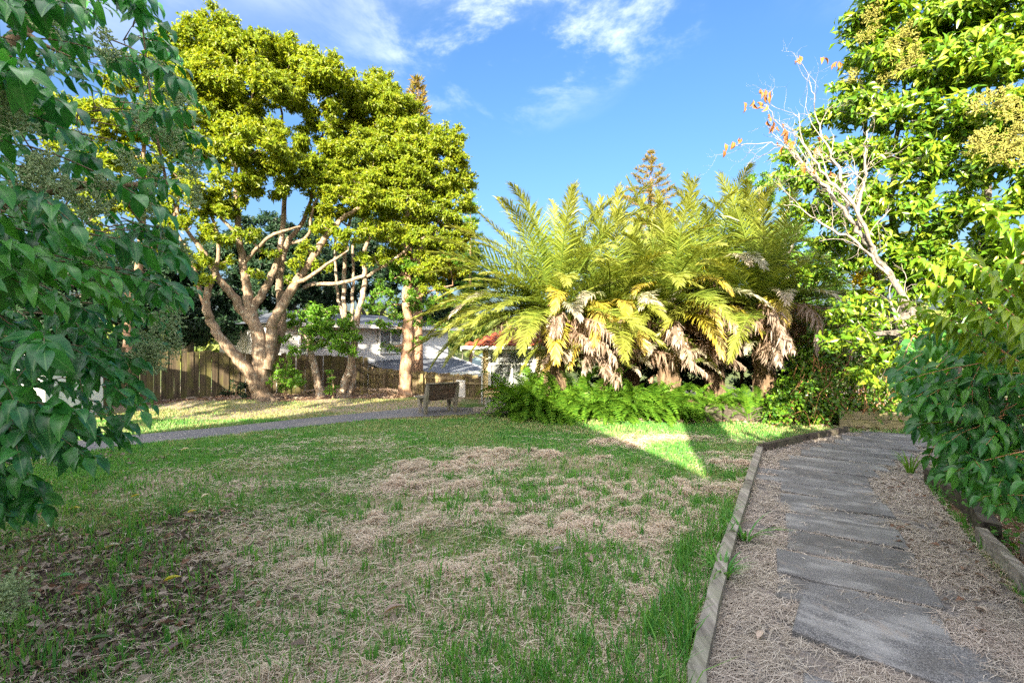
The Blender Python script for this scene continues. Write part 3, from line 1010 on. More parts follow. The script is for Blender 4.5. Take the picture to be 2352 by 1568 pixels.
# ------------------------------------------------------------------ white house beyond the low fence
wd = norm(np.array((2.81, 3.8, 0))); wn = np.array((wd[1], -wd[0], 0))     # along wall, outward (to the right, towards us)
W1 = np.array((-3.22, 23.3, 0)); LW = 8.7
W0 = W1 - wd * LW
wh = thing('white_house', 'white weatherboard house with a grey iron roof on lower ground behind the low fence', 'house', W0 + (0, 0, -2.5))
FW = np.stack([wd, -wn, np.array((0, 0, 1.0))], 1)


def wpos(u, out, z): return W0 + wd * u + wn * out + np.array((0, 0, z))


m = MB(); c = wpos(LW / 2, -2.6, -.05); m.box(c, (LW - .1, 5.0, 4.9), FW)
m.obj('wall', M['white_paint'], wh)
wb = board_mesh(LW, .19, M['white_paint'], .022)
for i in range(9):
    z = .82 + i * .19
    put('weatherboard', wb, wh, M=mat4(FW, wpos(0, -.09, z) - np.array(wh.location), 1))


def wquad(u0, u1, z0, z1, out, th, mat, name, par):
    return MB().box(wpos((u0 + u1) / 2, out, (z0 + z1) / 2), (u1 - u0, th, z1 - z0), FW).obj(name, mat, par)


def wall_window(u0, u1, z0, z1):
    m = MB()
    for (a, b, c, d) in ((u0 - .07, u0, z0 - .07, z1 + .07), (u1, u1 + .07, z0 - .07, z1 + .07), (u0, u1, z0 - .07, z0), (u0, u1, z1, z1 + .07), ((u0 + u1) / 2 - .03, (u0 + u1) / 2 + .03, z0, z1)):
        m.box(wpos((a + b) / 2, .0, (c + d) / 2), (b - a, .08, d - c), FW)
    w = m.obj('window', M['white_trim'], wh)
    wquad(u0, u1, z0, z1, -.02, .04, M['room_dark'], 'dark_room_panel', w)  # near black panel stands in for the unlit room behind the glass
    wquad(u0, u1, z0, z1, .012, .006, M['glass'], 'pane', w)


def u_at(px):
    k = (px - 1176) / FPX
    # (W0+wd u).x = k (W0+wd u).y
    return (k * W0[1] - W0[0]) / (wd[0] - k * wd[1])


wall_window(u_at(873), u_at(919), 1.28, 2.22)
wall_window(u_at(690), u_at(720), 1.35, 2.22)
# main roof
m = MB(); e = .5
V = [wpos(-.4, e, 2.42), wpos(LW + e, e, 2.42), wpos(LW + e, -5.8, 2.42), wpos(-.4, -5.8, 2.42), wpos(1.5, -2.6, 3.05), wpos(LW - 2.2, -2.6, 3.05)]
m.add(V, [(1, 2, 5), (3, 0, 4)], [(0, 1, 5, 4), (2, 3, 4, 5), (0, 3, 2, 1)])
m.obj('roof', M['roof_grey'], wh)
m = MB(); m.bar(wpos(-.4, e + .02, 2.37), wpos(LW + e, e + .02, 2.37), .05, .14); m.obj('gutter', M['white_trim'], wh)


def corrugated(name, u0, u1, o0, z0, o1, z1, pitch, mat):
    n = int((u1 - u0) / pitch)
    us = np.repeat(np.linspace(u0, u1, n + 1), 2)[1:-1]
    V = []
    for q, u in enumerate(us):
        up = .018 if (q // 2) % 2 else 0
        V.append(wpos(u, o0, z0 + up)); V.append(wpos(u, o1, z1 + up))
    k = np.arange(len(us) - 1) * 2
    return MB().add(np.array(V), np.stack([k, k + 2, k + 3, k + 1], 1)).obj(name, mat, wh)


corrugated('lower_roof', u_at(838), LW + .35, -.02, .92, 2.25, .36, .10, M['roof_grey'])
m = MB(); a = u_at(838)
m.bar(wpos(a, 2.28, .30), wpos(LW + .35, 2.28, .30), .06, .13); m.obj('lower_gutter', M['white_trim'], wh)
MB().bar(wpos(LW + .36, .0, .93), wpos(LW + .36, 2.25, .37), .10, .06).obj('barge_board', M['white_trim'], wh)
for u in (LW + .2,): MB().box(wpos(u, 2.15, -.9), (.11, .11, 2.5), FW).obj('post', M['white_trim'], wh)
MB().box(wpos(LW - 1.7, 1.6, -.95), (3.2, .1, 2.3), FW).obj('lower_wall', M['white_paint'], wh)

nb = thing('far_house', 'pale house with a green iron roof glimpsed beyond the white house', 'house', (-1.6, 30, -2.5))
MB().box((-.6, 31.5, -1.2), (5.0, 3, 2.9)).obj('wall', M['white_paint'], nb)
m = MB(); m.add([(-3.4, 29.6, .12), (2.2, 29.6, .12), (2.2, 33.4, .12), (-3.4, 33.4, .12), (-2.0, 31.5, 1.0), (.8, 31.5, 1.0)], [(1, 2, 5), (3, 0, 4)], [(0, 1, 5, 4), (2, 3, 4, 5), (0, 3, 2, 1)])
m.obj('roof', M['roof_green'], nb)

# ------------------------------------------------------------------ the house behind the camera whose shade lies over the lawn
bhs = thing('home', 'gabled rendered house standing behind the lawn', 'house', (-6.2, -8, 0))
MB().box((-6.2, -8.0, 1.6), (11.0, 9.6, 3.4)).obj('wall', M['brick'], bhs)
m = MB()
V = [(-.31, -3.0, 3.44), (-12.1, -3.0, 3.44), (-6.2, -3.0, 7.35), (-.31, -13.0, 3.44), (-12.1, -13.0, 3.44), (-6.2, -13.0, 7.35)]
m.add(V, [(0, 2, 1), (3, 4, 5)], [(0, 3, 5, 2), (1, 2, 5, 4), (0, 1, 4, 3)])
m.obj('roof', M['roof_grey'], bhs)
gr_ = thing('garage', 'flat roofed rendered wing standing beside the gabled house, with an added block that casts shade', 'garage', (5, -6, 0))
MB().box((4.95, -6.0, 2.0), (10.4, 5.8, 4.0)).box((.04, -3.3, 4.4), (.66, .5, 1.3)).obj('wall', M['brick'], gr_)  # small upper box is an added unseen block, shaped to shade the ferns
MB().box((4.95, -6.0, 4.08), (10.5, 6.0, .16)).box((.04, -3.3, 5.08), (.74, .58, .10)).obj('roof', M['roof_grey'], gr_)  # second box caps the added shade block


# ------------------------------------------------------------------ bench
def build_bench():
    c = np.array((-1.66, 10.93, 0.0)); c[2] = float(hgt(c[0], c[1]))
    yaw = R(33)
    X = np.array((math.cos(yaw), math.sin(yaw), 0)); Y = np.array((-math.sin(yaw), math.cos(yaw), 0)); Z = np.array((0, 0, 1.0))
    F = np.stack([X, Y, Z], 1)
    b = thing('garden_bench', 'weathered timber bench seen from behind on the asphalt path', 'bench', c)

    def P(x, y, z): return c + F @ np.array((x, y, z))
    # local: Y forward (towards the seat front), back frame slants from foot (y=0) up to top (y=-.16)
    w = .39
    for s in (-1, 1):
        m = MB()
        prof = [(.10, .004), (.17, .004), (.20, .33), (.035, .74), (-.055, .72), (.02, .33)]
        V = [P(s * w - .03, y, z) for y, z in prof] + [P(s * w + .03, y, z) for y, z in prof]
        k = len(prof)
        m.add(V, [(i, (i + 1) % k, k + (i + 1) % k, k + i) for i in range(k)], [tuple(range(k)), tuple(range(2 * k - 1, k - 1, -1))])
        m.obj('rear_leg', M['bench_grey'], b)
        m = MB()
        prof = [(.44, .004), (.50, .004), (.60, .37), (.42, .37)]
        V = [P(s * w - .028, y, z) for y, z in prof] + [P(s * w + .028, y, z) for y, z in prof]
        m.add(V, [(i, (i + 1) % 4, 4 + (i + 1) % 4, 4 + i) for i in range(4)] + [(3, 2, 1, 0), (4, 5, 6, 7)])
        m.obj('front_leg', M['bench_grey'], b)
        MB().bar(P(s * (w - .061), .06, .325), P(s * (w - .061), .62, .335), .055, .10).obj('side_rail', M['bench_grey'], b)
    for k in range(3):      # back planks lie on the front face of the slanted legs
        z0 = .335 + k * .135; z1 = z0 + .129
        f = lambda z: .205 - (z - .33) * .405 - .012
        m = MB(); off = -.05
        y0, y1 = f(z0) , f(z1)
        hw = w - .033
        V = [P(-hw, y0, z0), P(hw, y0, z0), P(hw, y0 - .045, z0 - .012), P(-hw, y0 - .045, z0 - .012), P(-hw, y1, z1), P(hw, y1, z1), P(hw, y1 - .045, z1 - .012), P(-hw, y1 - .045, z1 - .012)]
        m.add(V, [(0, 1, 2, 3), (4, 7, 6, 5), (0, 4, 5, 1), (2, 6, 7, 3), (1, 5, 6, 2), (0, 3, 7, 4)])
        m.obj('back_plank', M['bench_dark'], b)
    MB().bar(P(-w - .03, -.01, .752), P(w + .03, -.01, .752), .10, .022).obj('top_rail', M['bench_grey'], b)
    for k in range(3):
        y = .285 + k * .145
        MB().bar(P(-w - .06, y, .400), P(w + .06, y, .400), .138, .034).obj('seat_plank', M['bench_grey'], b)


build_bench()

# ------------------------------------------------------------------ leaf templates
def leaf_lo(w=.42, fold=.10, droop=.12):
    v = np.array([(0, 0, 0), (-w / 2, .42, fold), (0, .45, 0), (w / 2, .42, fold), (0, 1, -droop)])
    return v, [np.array([(0, 2, 1), (2, 4, 1), (0, 3, 2), (2, 3, 4)])]


def leaf_2(w=.46, fold=.12, droop=.1):
    v = np.array([(0, 0, 0), (-w / 2, .45, fold), (0, 1, -droop), (w / 2, .45, fold)])
    return v, [np.array([(0, 2, 1), (0, 3, 2)])]


def leaf_hi(w=.44, fold=.10, droop=.30, n=6, tip=1.0):
    """ovate leaf, arched along its length, folded along the midrib"""
    t = np.linspace(0, 1, n + 1)
    prof = np.sin(np.pi * np.clip(t, 0, 1) ** .78) ** .85 * (1 - .18 * t)
    prof[0] = .06; prof[-1] = .0
    hw = prof * w / 2
    y = t * (1 - .12 * droop * t); z = .10 * np.sin(np.pi * t * .6) - droop * t ** 2
    up = fold * hw / (w / 2)
    cen = np.c_[np.zeros(n + 1), y, z]
    l = np.c_[-hw, y, z + up]; r = np.c_[hw, y, z + up]
    V = np.concatenate([l, cen, r]); k = n + 1; i = np.arange(n)
    Q = np.concatenate([np.stack([i, k + i, k + i + 1, i + 1], 1), np.stack([k + i, 2 * k + i, 2 * k + i + 1, k + i + 1], 1)])
    pet = np.array([(-.012, -.10, 0), (.012, -.10, 0), (.012, .03, .01), (-.012, .03, .01)])
    return np.concatenate([V, pet]), [Q[:, ::-1], np.array([(0, 1, 2, 3)]) + 3 * k]


def leaf_mesh(name, tpl, mat):
    return MB().add(tpl[0], *tpl[1]).mesh(name, mat, True)


def to_px(P):
    d = np.maximum(P[:, 1], 1e-3)
    return 1176 + P[:, 0] / d * FPX, 784 - (P[:, 2] - CAM_H) / d * FPX


def plant_leaves(root, P, A, N, S, tpls, mat, n_parts=300, stuff='foliage', lo=None, cell=26, mass=None):
    """leaves of one plant: the ones that show largest as parts, the rest as one mass"""
    P = np.asarray(P, float); S = np.asarray(S, float)
    F = frames(A, N)
    px, py = to_px(P + F[:, :, 1] * S[:, None] * .5)
    d = P[:, 1]
    vis = (d > .4) & (px > -30) & (px < 2382) & (py > -30) & (py < 1598)
    front = {}
    cx = (px // cell).astype(int); cyy = (py // cell).astype(int)
    pick = []
    if n_parts:
        for i in np.where(vis)[0]:
            k = (cx[i], cyy[i])
            if k not in front or d[i] < d[front[k]]: front[k] = i
        cand = sorted(front.values(), key=lambda i: -S[i] / d[i])
        pick = cand[:n_parts]
        ms = [leaf_mesh('leaf', t, mat) for t in tpls]
        off = np.array(wloc(root))
        for j, i in enumerate(pick):
            put('leaf', ms[j % len(ms)], root, M=mat4(F[i], P[i] - off, S[i]))
    rest = np.ones(len(P), bool); rest[pick] = False
    m = MB()
    tl = [lo] if lo is not None else tpls
    idx = np.where(rest)[0]
    for q, t in enumerate(tl):
        ii = idx[q::len(tl)]
        if len(ii):
            v, f = stamp(t[0], t[1], P[ii], F[ii], S[ii]); m.add(v, *f)
    o = m.obj(stuff, mass or mat, root, True)
    o['kind'] = 'stuff'
    return o


def unit(n): return norm(rng.normal(0, 1, (n, 3)))


def crown_leaves(blobs, per_blob, leaf_n, leaf_len, flat=.62, sub_r=.30, droop=.45, tw=None, jit=1.0, up=.25, depth=1.0):
    """blobs: (centre, radius). Every blob holds pads, every pad twigs, every twig leaves."""
    P, A, N, S, tips = [], [], [], [], []
    for c, r in blobs:
        n = max(3, int(per_blob * (r ** 2)))
        u = unit(n); u[:, 2] = np.abs(u[:, 2]) * 1.0 - .45; u = norm(u)
        rad = r * (.45 + .55 * rng.random((n, 1)) ** .6)
        pc = c + u * rad * (1, depth, .9)
        pr = r * sub_r * (.7 + .7 * rng.random(n))
        for q in range(n):
            k = int(leaf_n * (pr[q] / .45) ** 1.6) + 4
            d = unit(k); d[:, 2] = np.abs(d[:, 2]) * .9 - .25
            tp = pc[q] + d * pr[q] * (rng.random((k, 1)) ** .45) * (1, 1, flat)
            ax = norm(d * (1, 1, .5) + u[q] * .5 + rng.normal(0, .35, (k, 3)) + (0, 0, up))
            tips.append(np.concatenate([np.repeat(pc[q][None], k, 0), tp], 1))
            L = 6
            off = rng.random((k, L, 1)) * .22 * (leaf_len / .1)
            lp = tp[:, None] - ax[:, None] * off
            la = norm(ax[:, None] * .45 + rng.normal(0, .6 * jit, (k, L, 3)) + np.array((0, 0, -droop)))
            ln = norm(np.array((.08, -.30, .50)) + .75 * u[q] + rng.normal(0, .45, (k, L, 3)))
            P.append(lp.reshape(-1, 3)); A.append(la.reshape(-1, 3)); N.append(ln.reshape(-1, 3))
            S.append(leaf_len * (.7 + .6 * rng.random(k * L)))
    return np.concatenate(P), np.concatenate(A), np.concatenate(N), np.concatenate(S), np.concatenate(tips)


def curve(P, n=5):
    """Catmull-Rom through rows of P (any columns)"""
    P = np.asarray(P, float)
    Q = np.concatenate([2 * P[:1] - P[1:2], P, 2 * P[-1:] - P[-2:-1]])
    out = []
    for i in range(1, len(Q) - 2):
        for t in np.linspace(0, 1, n, endpoint=False):
            a, b, c, d = Q[i - 1], Q[i], Q[i + 1], Q[i + 2]
            out.append(.5 * (2 * b + (c - a) * t + (2 * a - 5 * b + 4 * c - d) * t * t + (3 * b - a - 3 * c + d) * t ** 3))
    out.append(P[-1])
    return np.array(out)


def limb(m, pts, seg=8, wob=.12, n=5):
    """pts rows (px, py, d, r) in photo measure; returns world polyline + radii"""
    Q = np.array([(*W(a, b, d), r) for a, b, d, r in pts])
    C = curve(Q, n)
    C[1:-1, :3] += rng.normal(0, .012, (len(C) - 2, 3))
    C[:, 3] = np.maximum(C[:, 3], .004)
    m.tube(C[:, :3], C[:, 3], seg, True, wob)
    return C


def twig_to(m, sk, target, r_end=.008, seg=5, r_max=.045):
    """a branch from the nearest skeleton point below/inside to target; adds itself to the skeleton"""
    S = np.concatenate(sk)
    w = np.linalg.norm((S[:, :3] - target) * (1, 1, 1.0), axis=1) + .35 * np.maximum(S[:, 2] - target[2], 0)
    i = int(np.argmin(w)); a = S[i]
    L = np.linalg.norm(target - a[:3])
    if L < .08: return
    mid = (a[:3] + target) / 2 + rng.normal(0, .07 * L, 3) + (0, 0, -.06 * L)
    r0 = min(a[3] * .7, r_max)
    C = curve(np.array([(*a[:3], r0), (*mid, r0 * .65), (*target, r_end)]), 4)
    m.tube(C[:, :3], C[:, 3], seg, True, .1)
    sk.append(C)


def twiglets(m, tips, count, r=.005):
    sel = rng.choice(len(tips), min(count, len(tips)), replace=False)
    for i in sel:
        a, b = tips[i, :3], tips[i, 3:]
        mid = (a + b) / 2 + rng.normal(0, .04, 3)
        m.tube([a, mid, b], [r * 1.8, r * 1.2, r * .5], 3, False)


def tree(name, label, cat, base, limbs, blobs_px, leaf_mat, bark, per_blob=9, leaf_n=10, leaf_len=.10, d0=None, group=None, tw=500, flare=1.0, tpl=None, depth=1.0, bs=1.12, **kw):
    t = thing(name, label, cat, base, group)
    m = MB(); sk = []
    for l in limbs: sk.append(limb(m, l, 9 if l[0][3] > .08 else 6))
    blobs = [(W(a, b, d + rng.normal(0, .35)), r / FPX * d * bs) for a, b, r, d in blobs_px]
    P, A, N, S, tips = crown_leaves(blobs, per_blob, leaf_n, leaf_len, depth=depth, **kw)
    for c, r in blobs: twig_to(m, sk, c)
    pc = np.unique(tips[:, :3].round(3), axis=0)
    for q in pc[rng.permutation(len(pc))[:int(len(pc) * .8)]]: twig_to(m, sk, q, .006, 4, .03)
    twiglets(m, tips, tw)
    m.obj('trunk', bark, t, True)
    F = frames(A, N)
    tp = tpl or leaf_2()
    v, f = stamp(tp[0], tp[1], P, F, S)
    o = MB().add(v, *f).obj('crown', leaf_mat, t)
    o['kind'] = 'stuff'
    return t, sk, len(P)


# ------------------------------------------------------------------ the large trees on the left
nl = 0
g0 = G(600, 922)
t1, sk1, k = tree('spreading_tree', 'large many-limbed tree with a thick tan trunk and sunlit yellow green crown', 'tree', g0,
    [[(607, 932, 13.2, .44), (604, 918, 13.2, .30), (600, 895, 13.2, .245), (599, 850, 13.2, .225), (598, 810, 13.2, .21), (592, 765, 13.2, .185), (580, 732, 13.2, .17), (573, 700, 13.2, .15), (566, 655, 13.1, .12), (558, 600, 13.0, .10), (549, 540, 12.9, .085), (545, 470, 12.9, .07), (541, 400, 13, .055), (548, 320, 13, .042), (540, 230, 13.1, .028), (545, 130, 13.2, .012)],
     [(576, 712, 13.2, .13), (598, 680, 13.3, .115), (622, 640, 13.4, .10), (640, 590, 13.5, .085), (649, 520, 13.6, .075), (654, 450, 13.7, .065), (662, 390, 13.8, .05), (650, 300, 13.8, .04), (640, 200, 13.9, .02)],
     [(580, 740, 13.2, .15), (556, 716, 13.1, .125), (541, 686, 13.0, .115), (515, 656, 12.9, .105), (488, 616, 12.8, .09), (469, 583, 12.7, .075), (445, 550, 12.6, .055), (415, 510, 12.6, .04), (395, 450, 12.6, .02)],
     [(590, 892, 13.1, .20), (577, 862, 13.0, .17), (553, 832, 12.9, .155), (525, 800, 12.8, .14), (500, 768, 12.7, .12), (484, 735, 12.6, .11), (474, 705, 12.5, .10), (478, 660, 12.6, .085), (495, 620, 12.7, .06), (500, 540, 12.7, .045), (470, 460, 12.6, .03)],
     [(608, 850, 13.2, .2), (619, 806, 13.3, .165), (624, 770, 13.3, .155), (630, 735, 13.3, .145), (654, 693, 13.3, .135), (683, 643, 13.3, .12), (704, 612, 13.3, .11), (726, 580, 13.3, .10), (752, 540, 13.3, .085), (790, 500, 13.4, .065), (840, 470, 13.6, .05), (890, 440, 13.8, .03)],
     [(612, 840, 13.5, .16), (638, 782, 13.8, .145), (647, 740, 13.9, .13), (645, 698, 14.0, .12), (642, 655, 14, .11), (648, 605, 14, .10), (660, 560, 14, .08), (700, 500, 14, .06), (720, 430, 14, .045), (735, 340, 14, .03), (750, 260, 14.1, .015)],
     [(560, 605, 13.0, .055), (600, 560, 12.7, .05), (640, 535, 12.5, .04), (690, 520, 12.4, .025)],
     [(662, 560, 14, .06), (705, 545, 13.6, .05), (720, 480, 13.4, .04), (745, 420, 13.4, .02)],
     [(549, 540, 12.9, .05), (505, 500, 12.7, .045), (455, 480, 12.5, .03), (420, 470, 12.4, .02)],
     [(684, 645, 13.3, .07), (705, 640, 13.0, .06), (760, 600, 12.8, .04), (800, 575, 12.8, .02)]],
    [(505, 75, 48, 13.2), (470, 120, 60, 13), (555, 120, 55, 13.2), (610, 120, 48, 13.4), (430, 170, 60, 12.8), (500, 190, 60, 12.6), (670, 125, 40, 13.8), (710, 160, 42, 13.8), (580, 200, 60, 13),
     (765, 185, 45, 14), (790, 230, 38, 14), (440, 260, 60, 12.8), (640, 215, 45, 13.6), (540, 280, 55, 12.8), (730, 235, 40, 14), (590, 345, 60, 12.4), (520, 345, 50, 12.4), (660, 330, 40, 13.2), (740, 300, 36, 13.8),
     (450, 350, 50, 12.6), (540, 415, 38, 12.4), (610, 425, 42, 12.4), (455, 440, 42, 12.4), (500, 480, 40, 12.3), (560, 465, 24, 12.4), (700, 395, 38, 13), (440, 520, 38, 12.4), (505, 545, 28, 12.2), (570, 540, 24, 12.4), (690, 610, 22, 12.6), (620, 580, 18, 12.8), (800, 540, 30, 12.8), (745, 520, 28, 12.8), (455, 590, 24, 12.3), (520, 600, 16, 12.5), (590, 625, 16, 12.8), (655, 640, 14, 12.8), (700, 570, 22, 12.8), (740, 605, 20, 12.7), (470, 640, 20, 12.4), (430, 600, 24, 12.4)],
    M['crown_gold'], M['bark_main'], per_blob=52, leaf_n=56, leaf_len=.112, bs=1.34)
nl += k
g0 = G(783, 917)
t2, sk2, k = tree('slender_tree', 'tree of several lichened leaning stems right of the thick trunk, with a broad sunlit crown', 'tree', g0,
    [[(781, 920, 14.2, .17), (786, 900, 14.2, .135), (795, 870, 14.2, .125), (806, 833, 14.2, .115), (814, 790, 14.3, .105), (819, 740, 14.3, .095), (829, 690, 14.3, .09), (838, 640, 14.3, .08), (836, 590, 14.3, .07), (850, 540, 14.3, .06), (890, 490, 14.3, .05), (930, 430, 14.4, .035), (960, 370, 14.5, .02)],
     [(792, 918, 14.3, .11), (806, 890, 14.4, .10), (812, 850, 14.4, .09), (800, 790, 14.5, .08), (792, 740, 14.5, .075), (790, 680, 14.5, .07), (792, 600, 14.6, .06), (800, 520, 14.6, .05), (830, 430, 14.6, .04), (850, 340, 14.6, .03), (860, 260, 14.7, .015)],
     [(796, 760, 14.5, .06), (780, 700, 14.6, .05), (772, 640, 14.6, .045), (770, 560, 14.7, .04), (780, 470, 14.7, .025)],
     [(806, 760, 14.5, .055), (810, 690, 14.6, .05), (812, 620, 14.7, .045), (815, 540, 14.8, .04), (880, 440, 14.9, .03), (940, 330, 15, .015)],
     [(838, 640, 14.3, .05), (862, 622, 14.2, .05), (900, 600, 14.2, .045), (950, 560, 14.2, .04), (1000, 520, 14.3, .025), (1030, 450, 14.4, .015)],
     [(697, 660, 13.6, .06), (722, 652, 13.7, .062), (760, 652, 13.8, .06), (800, 646, 14, .06), (838, 632, 14.2, .06)],
     [(850, 540, 14.3, .05), (900, 520, 14.0, .045), (960, 500, 13.9, .035), (1010, 480, 13.9, .02)]],
    [(835, 205, 36, 15), (880, 205, 34, 15.2), (905, 245, 40, 15), (860, 265, 48, 14.6), (945, 285, 36, 15), (815, 300, 40, 14.6), (900, 320, 52, 14.4), (970, 335, 46, 14.8), (840, 365, 52, 14), (1030, 315, 28, 15), (1015, 370, 42, 14.8), (925, 395, 52, 14), (780, 390, 48, 13.8), (735, 420, 45, 13.4), (1055, 410, 30, 15), (985, 425, 46, 14.4), (870, 440, 46, 13.8), (805, 455, 46, 13.4), (1045, 465, 36, 14.6), (935, 475, 42, 14), (755, 490, 34, 13.4), (1005, 500, 40, 14.2), (1060, 530, 30, 14.6), (960, 545, 38, 14), (880, 530, 32, 13.8), (1025, 565, 34, 14.4), (910, 590, 30, 14), (985, 610, 36, 14.2), (860, 590, 26, 13.8), (760, 560, 22, 13.6), (1050, 620, 26, 14.6), (1000, 655, 24, 14.4)],
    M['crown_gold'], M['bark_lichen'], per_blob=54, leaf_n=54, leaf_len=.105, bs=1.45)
nl += k
g0 = G(735, 910)
t3, _, k = tree('leaning_tree', 'short leaning lichened trunk with bright green leaves just right of the thick trunk', 'tree', g0,
    [[(738, 914, 14.0, .16), (733, 895, 14.0, .125), (727, 865, 14.0, .11), (718, 828, 14.0, .105), (712, 795, 14.0, .09), (716, 765, 14, .06), (735, 735, 14, .035), (750, 715, 14, .02)],
     [(718, 800, 14, .05), (700, 770, 13.9, .03), (680, 765, 13.9, .02)], [(716, 790, 14, .05), (745, 780, 13.9, .03), (790, 790, 13.8, .02)]],
    [(690, 735, 28, 13.9), (725, 722, 34, 13.9), (765, 735, 36, 13.8), (740, 760, 38, 13.6), (790, 765, 34, 13.7), (720, 790, 26, 13.6), (765, 795, 30, 13.6), (800, 800, 20, 13.6), (652, 775, 16, 13.8), (675, 800, 20, 13.6)],
    M['shrub_bright'], M['bark_lichen'], per_blob=70, leaf_n=40, leaf_len=.10, tw=200)
nl += k
g0 = G(931, 908)
t4, sk4, k = tree('straight_tree', 'straight stout trunk with loose green sprays, standing at the low fence left of the bench', 'tree', g0,
    [[(929, 914, 14.6, .30), (930, 900, 14.6, .235), (932, 870, 14.6, .205), (934, 830, 14.6, .195), (937, 780, 14.6, .18), (937, 735, 14.6, .165), (935, 680, 14.7, .15), (937, 610, 14.8, .13), (938, 520, 14.9, .11), (945, 420, 15, .08), (950, 300, 15, .045)],
     [(936, 700, 14.7, .06), (965, 680, 14.6, .045), (1000, 665, 14.6, .03), (1040, 655, 14.6, .02)], [(936, 640, 14.7, .06), (910, 610, 14.6, .04), (890, 590, 14.6, .02)],
     [(937, 600, 14.7, .06), (980, 570, 14.7, .04), (1030, 555, 14.7, .02)]],
    [(935, 610, 36, 14.6), (905, 640, 30, 14.5), (970, 640, 34, 14.6), (925, 680, 30, 14.3), (960, 700, 24, 14.4), (1010, 690, 24, 14.6), (895, 700, 22, 14.4), (945, 740, 20, 14.2), (905, 755, 20, 14.3), (1030, 600, 30, 14.9), (880, 745, 16, 14.4), (915, 800, 12, 14.3), (985, 735, 16, 14.5), (890, 790, 12, 14.5), (868, 705, 26, 14.6), (862, 745, 20, 14.6), (1000, 740, 22, 14.6), (962, 772, 16, 14.4), (905, 725, 24, 14.4), (980, 700, 22, 14.6), (882, 668, 24, 14.6), (1040, 690, 22, 14.8)],
    M['crown_mid'], M['bark_red'], per_blob=50, leaf_n=34, leaf_len=.105, tw=300)
nl += k
g0 = G(290, 934)
t0, _, k = tree('edge_tree', 'tree with a reddish trunk behind the dark leaves, crown showing yellow through the gaps', 'tree', g0,
    [[(287, 940, 12.2, .2), (288, 900, 12.2, .15), (292, 820, 12.2, .13), (300, 720, 12.3, .11), (320, 600, 12.4, .09), (330, 450, 12.5, .07), (330, 300, 12.5, .04)], [(300, 700, 12.3, .07), (250, 600, 12.3, .05), (200, 480, 12.3, .03)], [(320, 600, 12.4, .07), (390, 520, 12.6, .05), (420, 420, 12.6, .03)],
     [(470, 700, 12.9, .06), (440, 600, 13, .05), (400, 520, 13.1, .03)]],
    [(330, 200, 70, 12.6), (260, 280, 70, 12.4), (360, 300, 60, 12.4), (190, 350, 60, 12.2), (290, 380, 60, 12.2), (390, 390, 50, 12.5), (220, 450, 55, 12.2), (330, 470, 50, 12.2), (150, 480, 50, 12), (400, 480, 36, 12.6), (260, 540, 40, 12.2), (360, 560, 40, 12.4)],
    M['crown_gold'], M['bark_red'], per_blob=34, leaf_n=40, leaf_len=.12, tw=200)
nl += k
# shrubs at the fence
for (nm, lab, px, py, d, blobs, mt, tpn) in (
    ('shrub', 'round bright green shrub at the foot of the fence between two trunks', 655, 915, 13.6, [(655, 850, 30, 13.5), (640, 868, 22, 13.4), (672, 872, 24, 13.4), (655, 885, 20, 13.4), (660, 835, 18, 13.6)], 'shrub_bright', 44),
    ('seedling', 'small upright leafy seedling with reddish tips beside the lichened stems', 765, 915, 13.6, [(763, 870, 9, 13.5), (768, 888, 9, 13.5), (760, 852, 6, 13.5), (757, 895, 8, 13.5)], 'shrub_bright', 150),
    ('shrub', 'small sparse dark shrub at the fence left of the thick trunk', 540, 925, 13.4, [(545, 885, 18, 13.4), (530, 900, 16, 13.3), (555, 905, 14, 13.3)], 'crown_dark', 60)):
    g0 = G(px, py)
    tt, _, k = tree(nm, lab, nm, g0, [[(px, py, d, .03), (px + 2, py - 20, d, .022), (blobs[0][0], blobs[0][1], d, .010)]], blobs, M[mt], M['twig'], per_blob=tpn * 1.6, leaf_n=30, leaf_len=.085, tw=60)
    nl += k

# ------------------------------------------------------------------ background trees
bgs = [('background_tree', 'dark leafy tree behind the tall fence, left of the thick trunk', 430, 800, 19, [(400, 620, 60, 19), (450, 660, 55, 18.5), (470, 720, 50, 18), (400, 730, 60, 18), (350, 680, 60, 18.5), (500, 765, 36, 17.5), (540, 740, 40, 18), (440, 770, 40, 17.5), (360, 770, 46, 17)]),
       ('background_tree', 'tall dark tree seen between the limbs of the thick-trunked tree', 650, 760, 22, [(560, 590, 55, 22), (620, 560, 55, 22), (680, 590, 55, 22), (600, 640, 55, 21), (660, 660, 50, 21), (720, 640, 50, 21.5), (550, 680, 45, 21), (700, 540, 40, 22.5), (510, 560, 40, 22.5), (640, 700, 30, 21), (580, 720, 36, 20), (520, 700, 36, 20), (690, 690, 30, 21)]),
       ('background_tree', 'dark tree behind the leaning stems, above the white house roof', 860, 760, 27, [(780, 620, 50, 27), (840, 600, 50, 27), (900, 560, 50, 27), (760, 680, 40, 26.5), (870, 660, 40, 26.5), (950, 620, 45, 27), (1010, 600, 40, 27), (860, 510, 40, 27), (960, 690, 30, 27), (1040, 640, 40, 27), (1070, 590, 30, 27.5), (1000, 720, 34, 27), (920, 730, 26, 26.8), (760, 730, 34, 26), (830, 735, 30, 26.4), (1050, 700, 34, 27.4), (1110, 650, 34, 28)])]
bgs.append(('background_tree', 'dark leafy tree behind the white shed at the left edge', 150, 800, 15, [(40, 620, 60, 15), (120, 600, 60, 15), (200, 620, 60, 15), (280, 640, 55, 15), (60, 700, 55, 15), (150, 690, 60, 14.6), (240, 710, 60, 14.6), (320, 720, 50, 14.8), (30, 770, 50, 14.6), (110, 770, 55, 14.4), (200, 780, 50, 14.4), (290, 790, 46, 14.6)]))
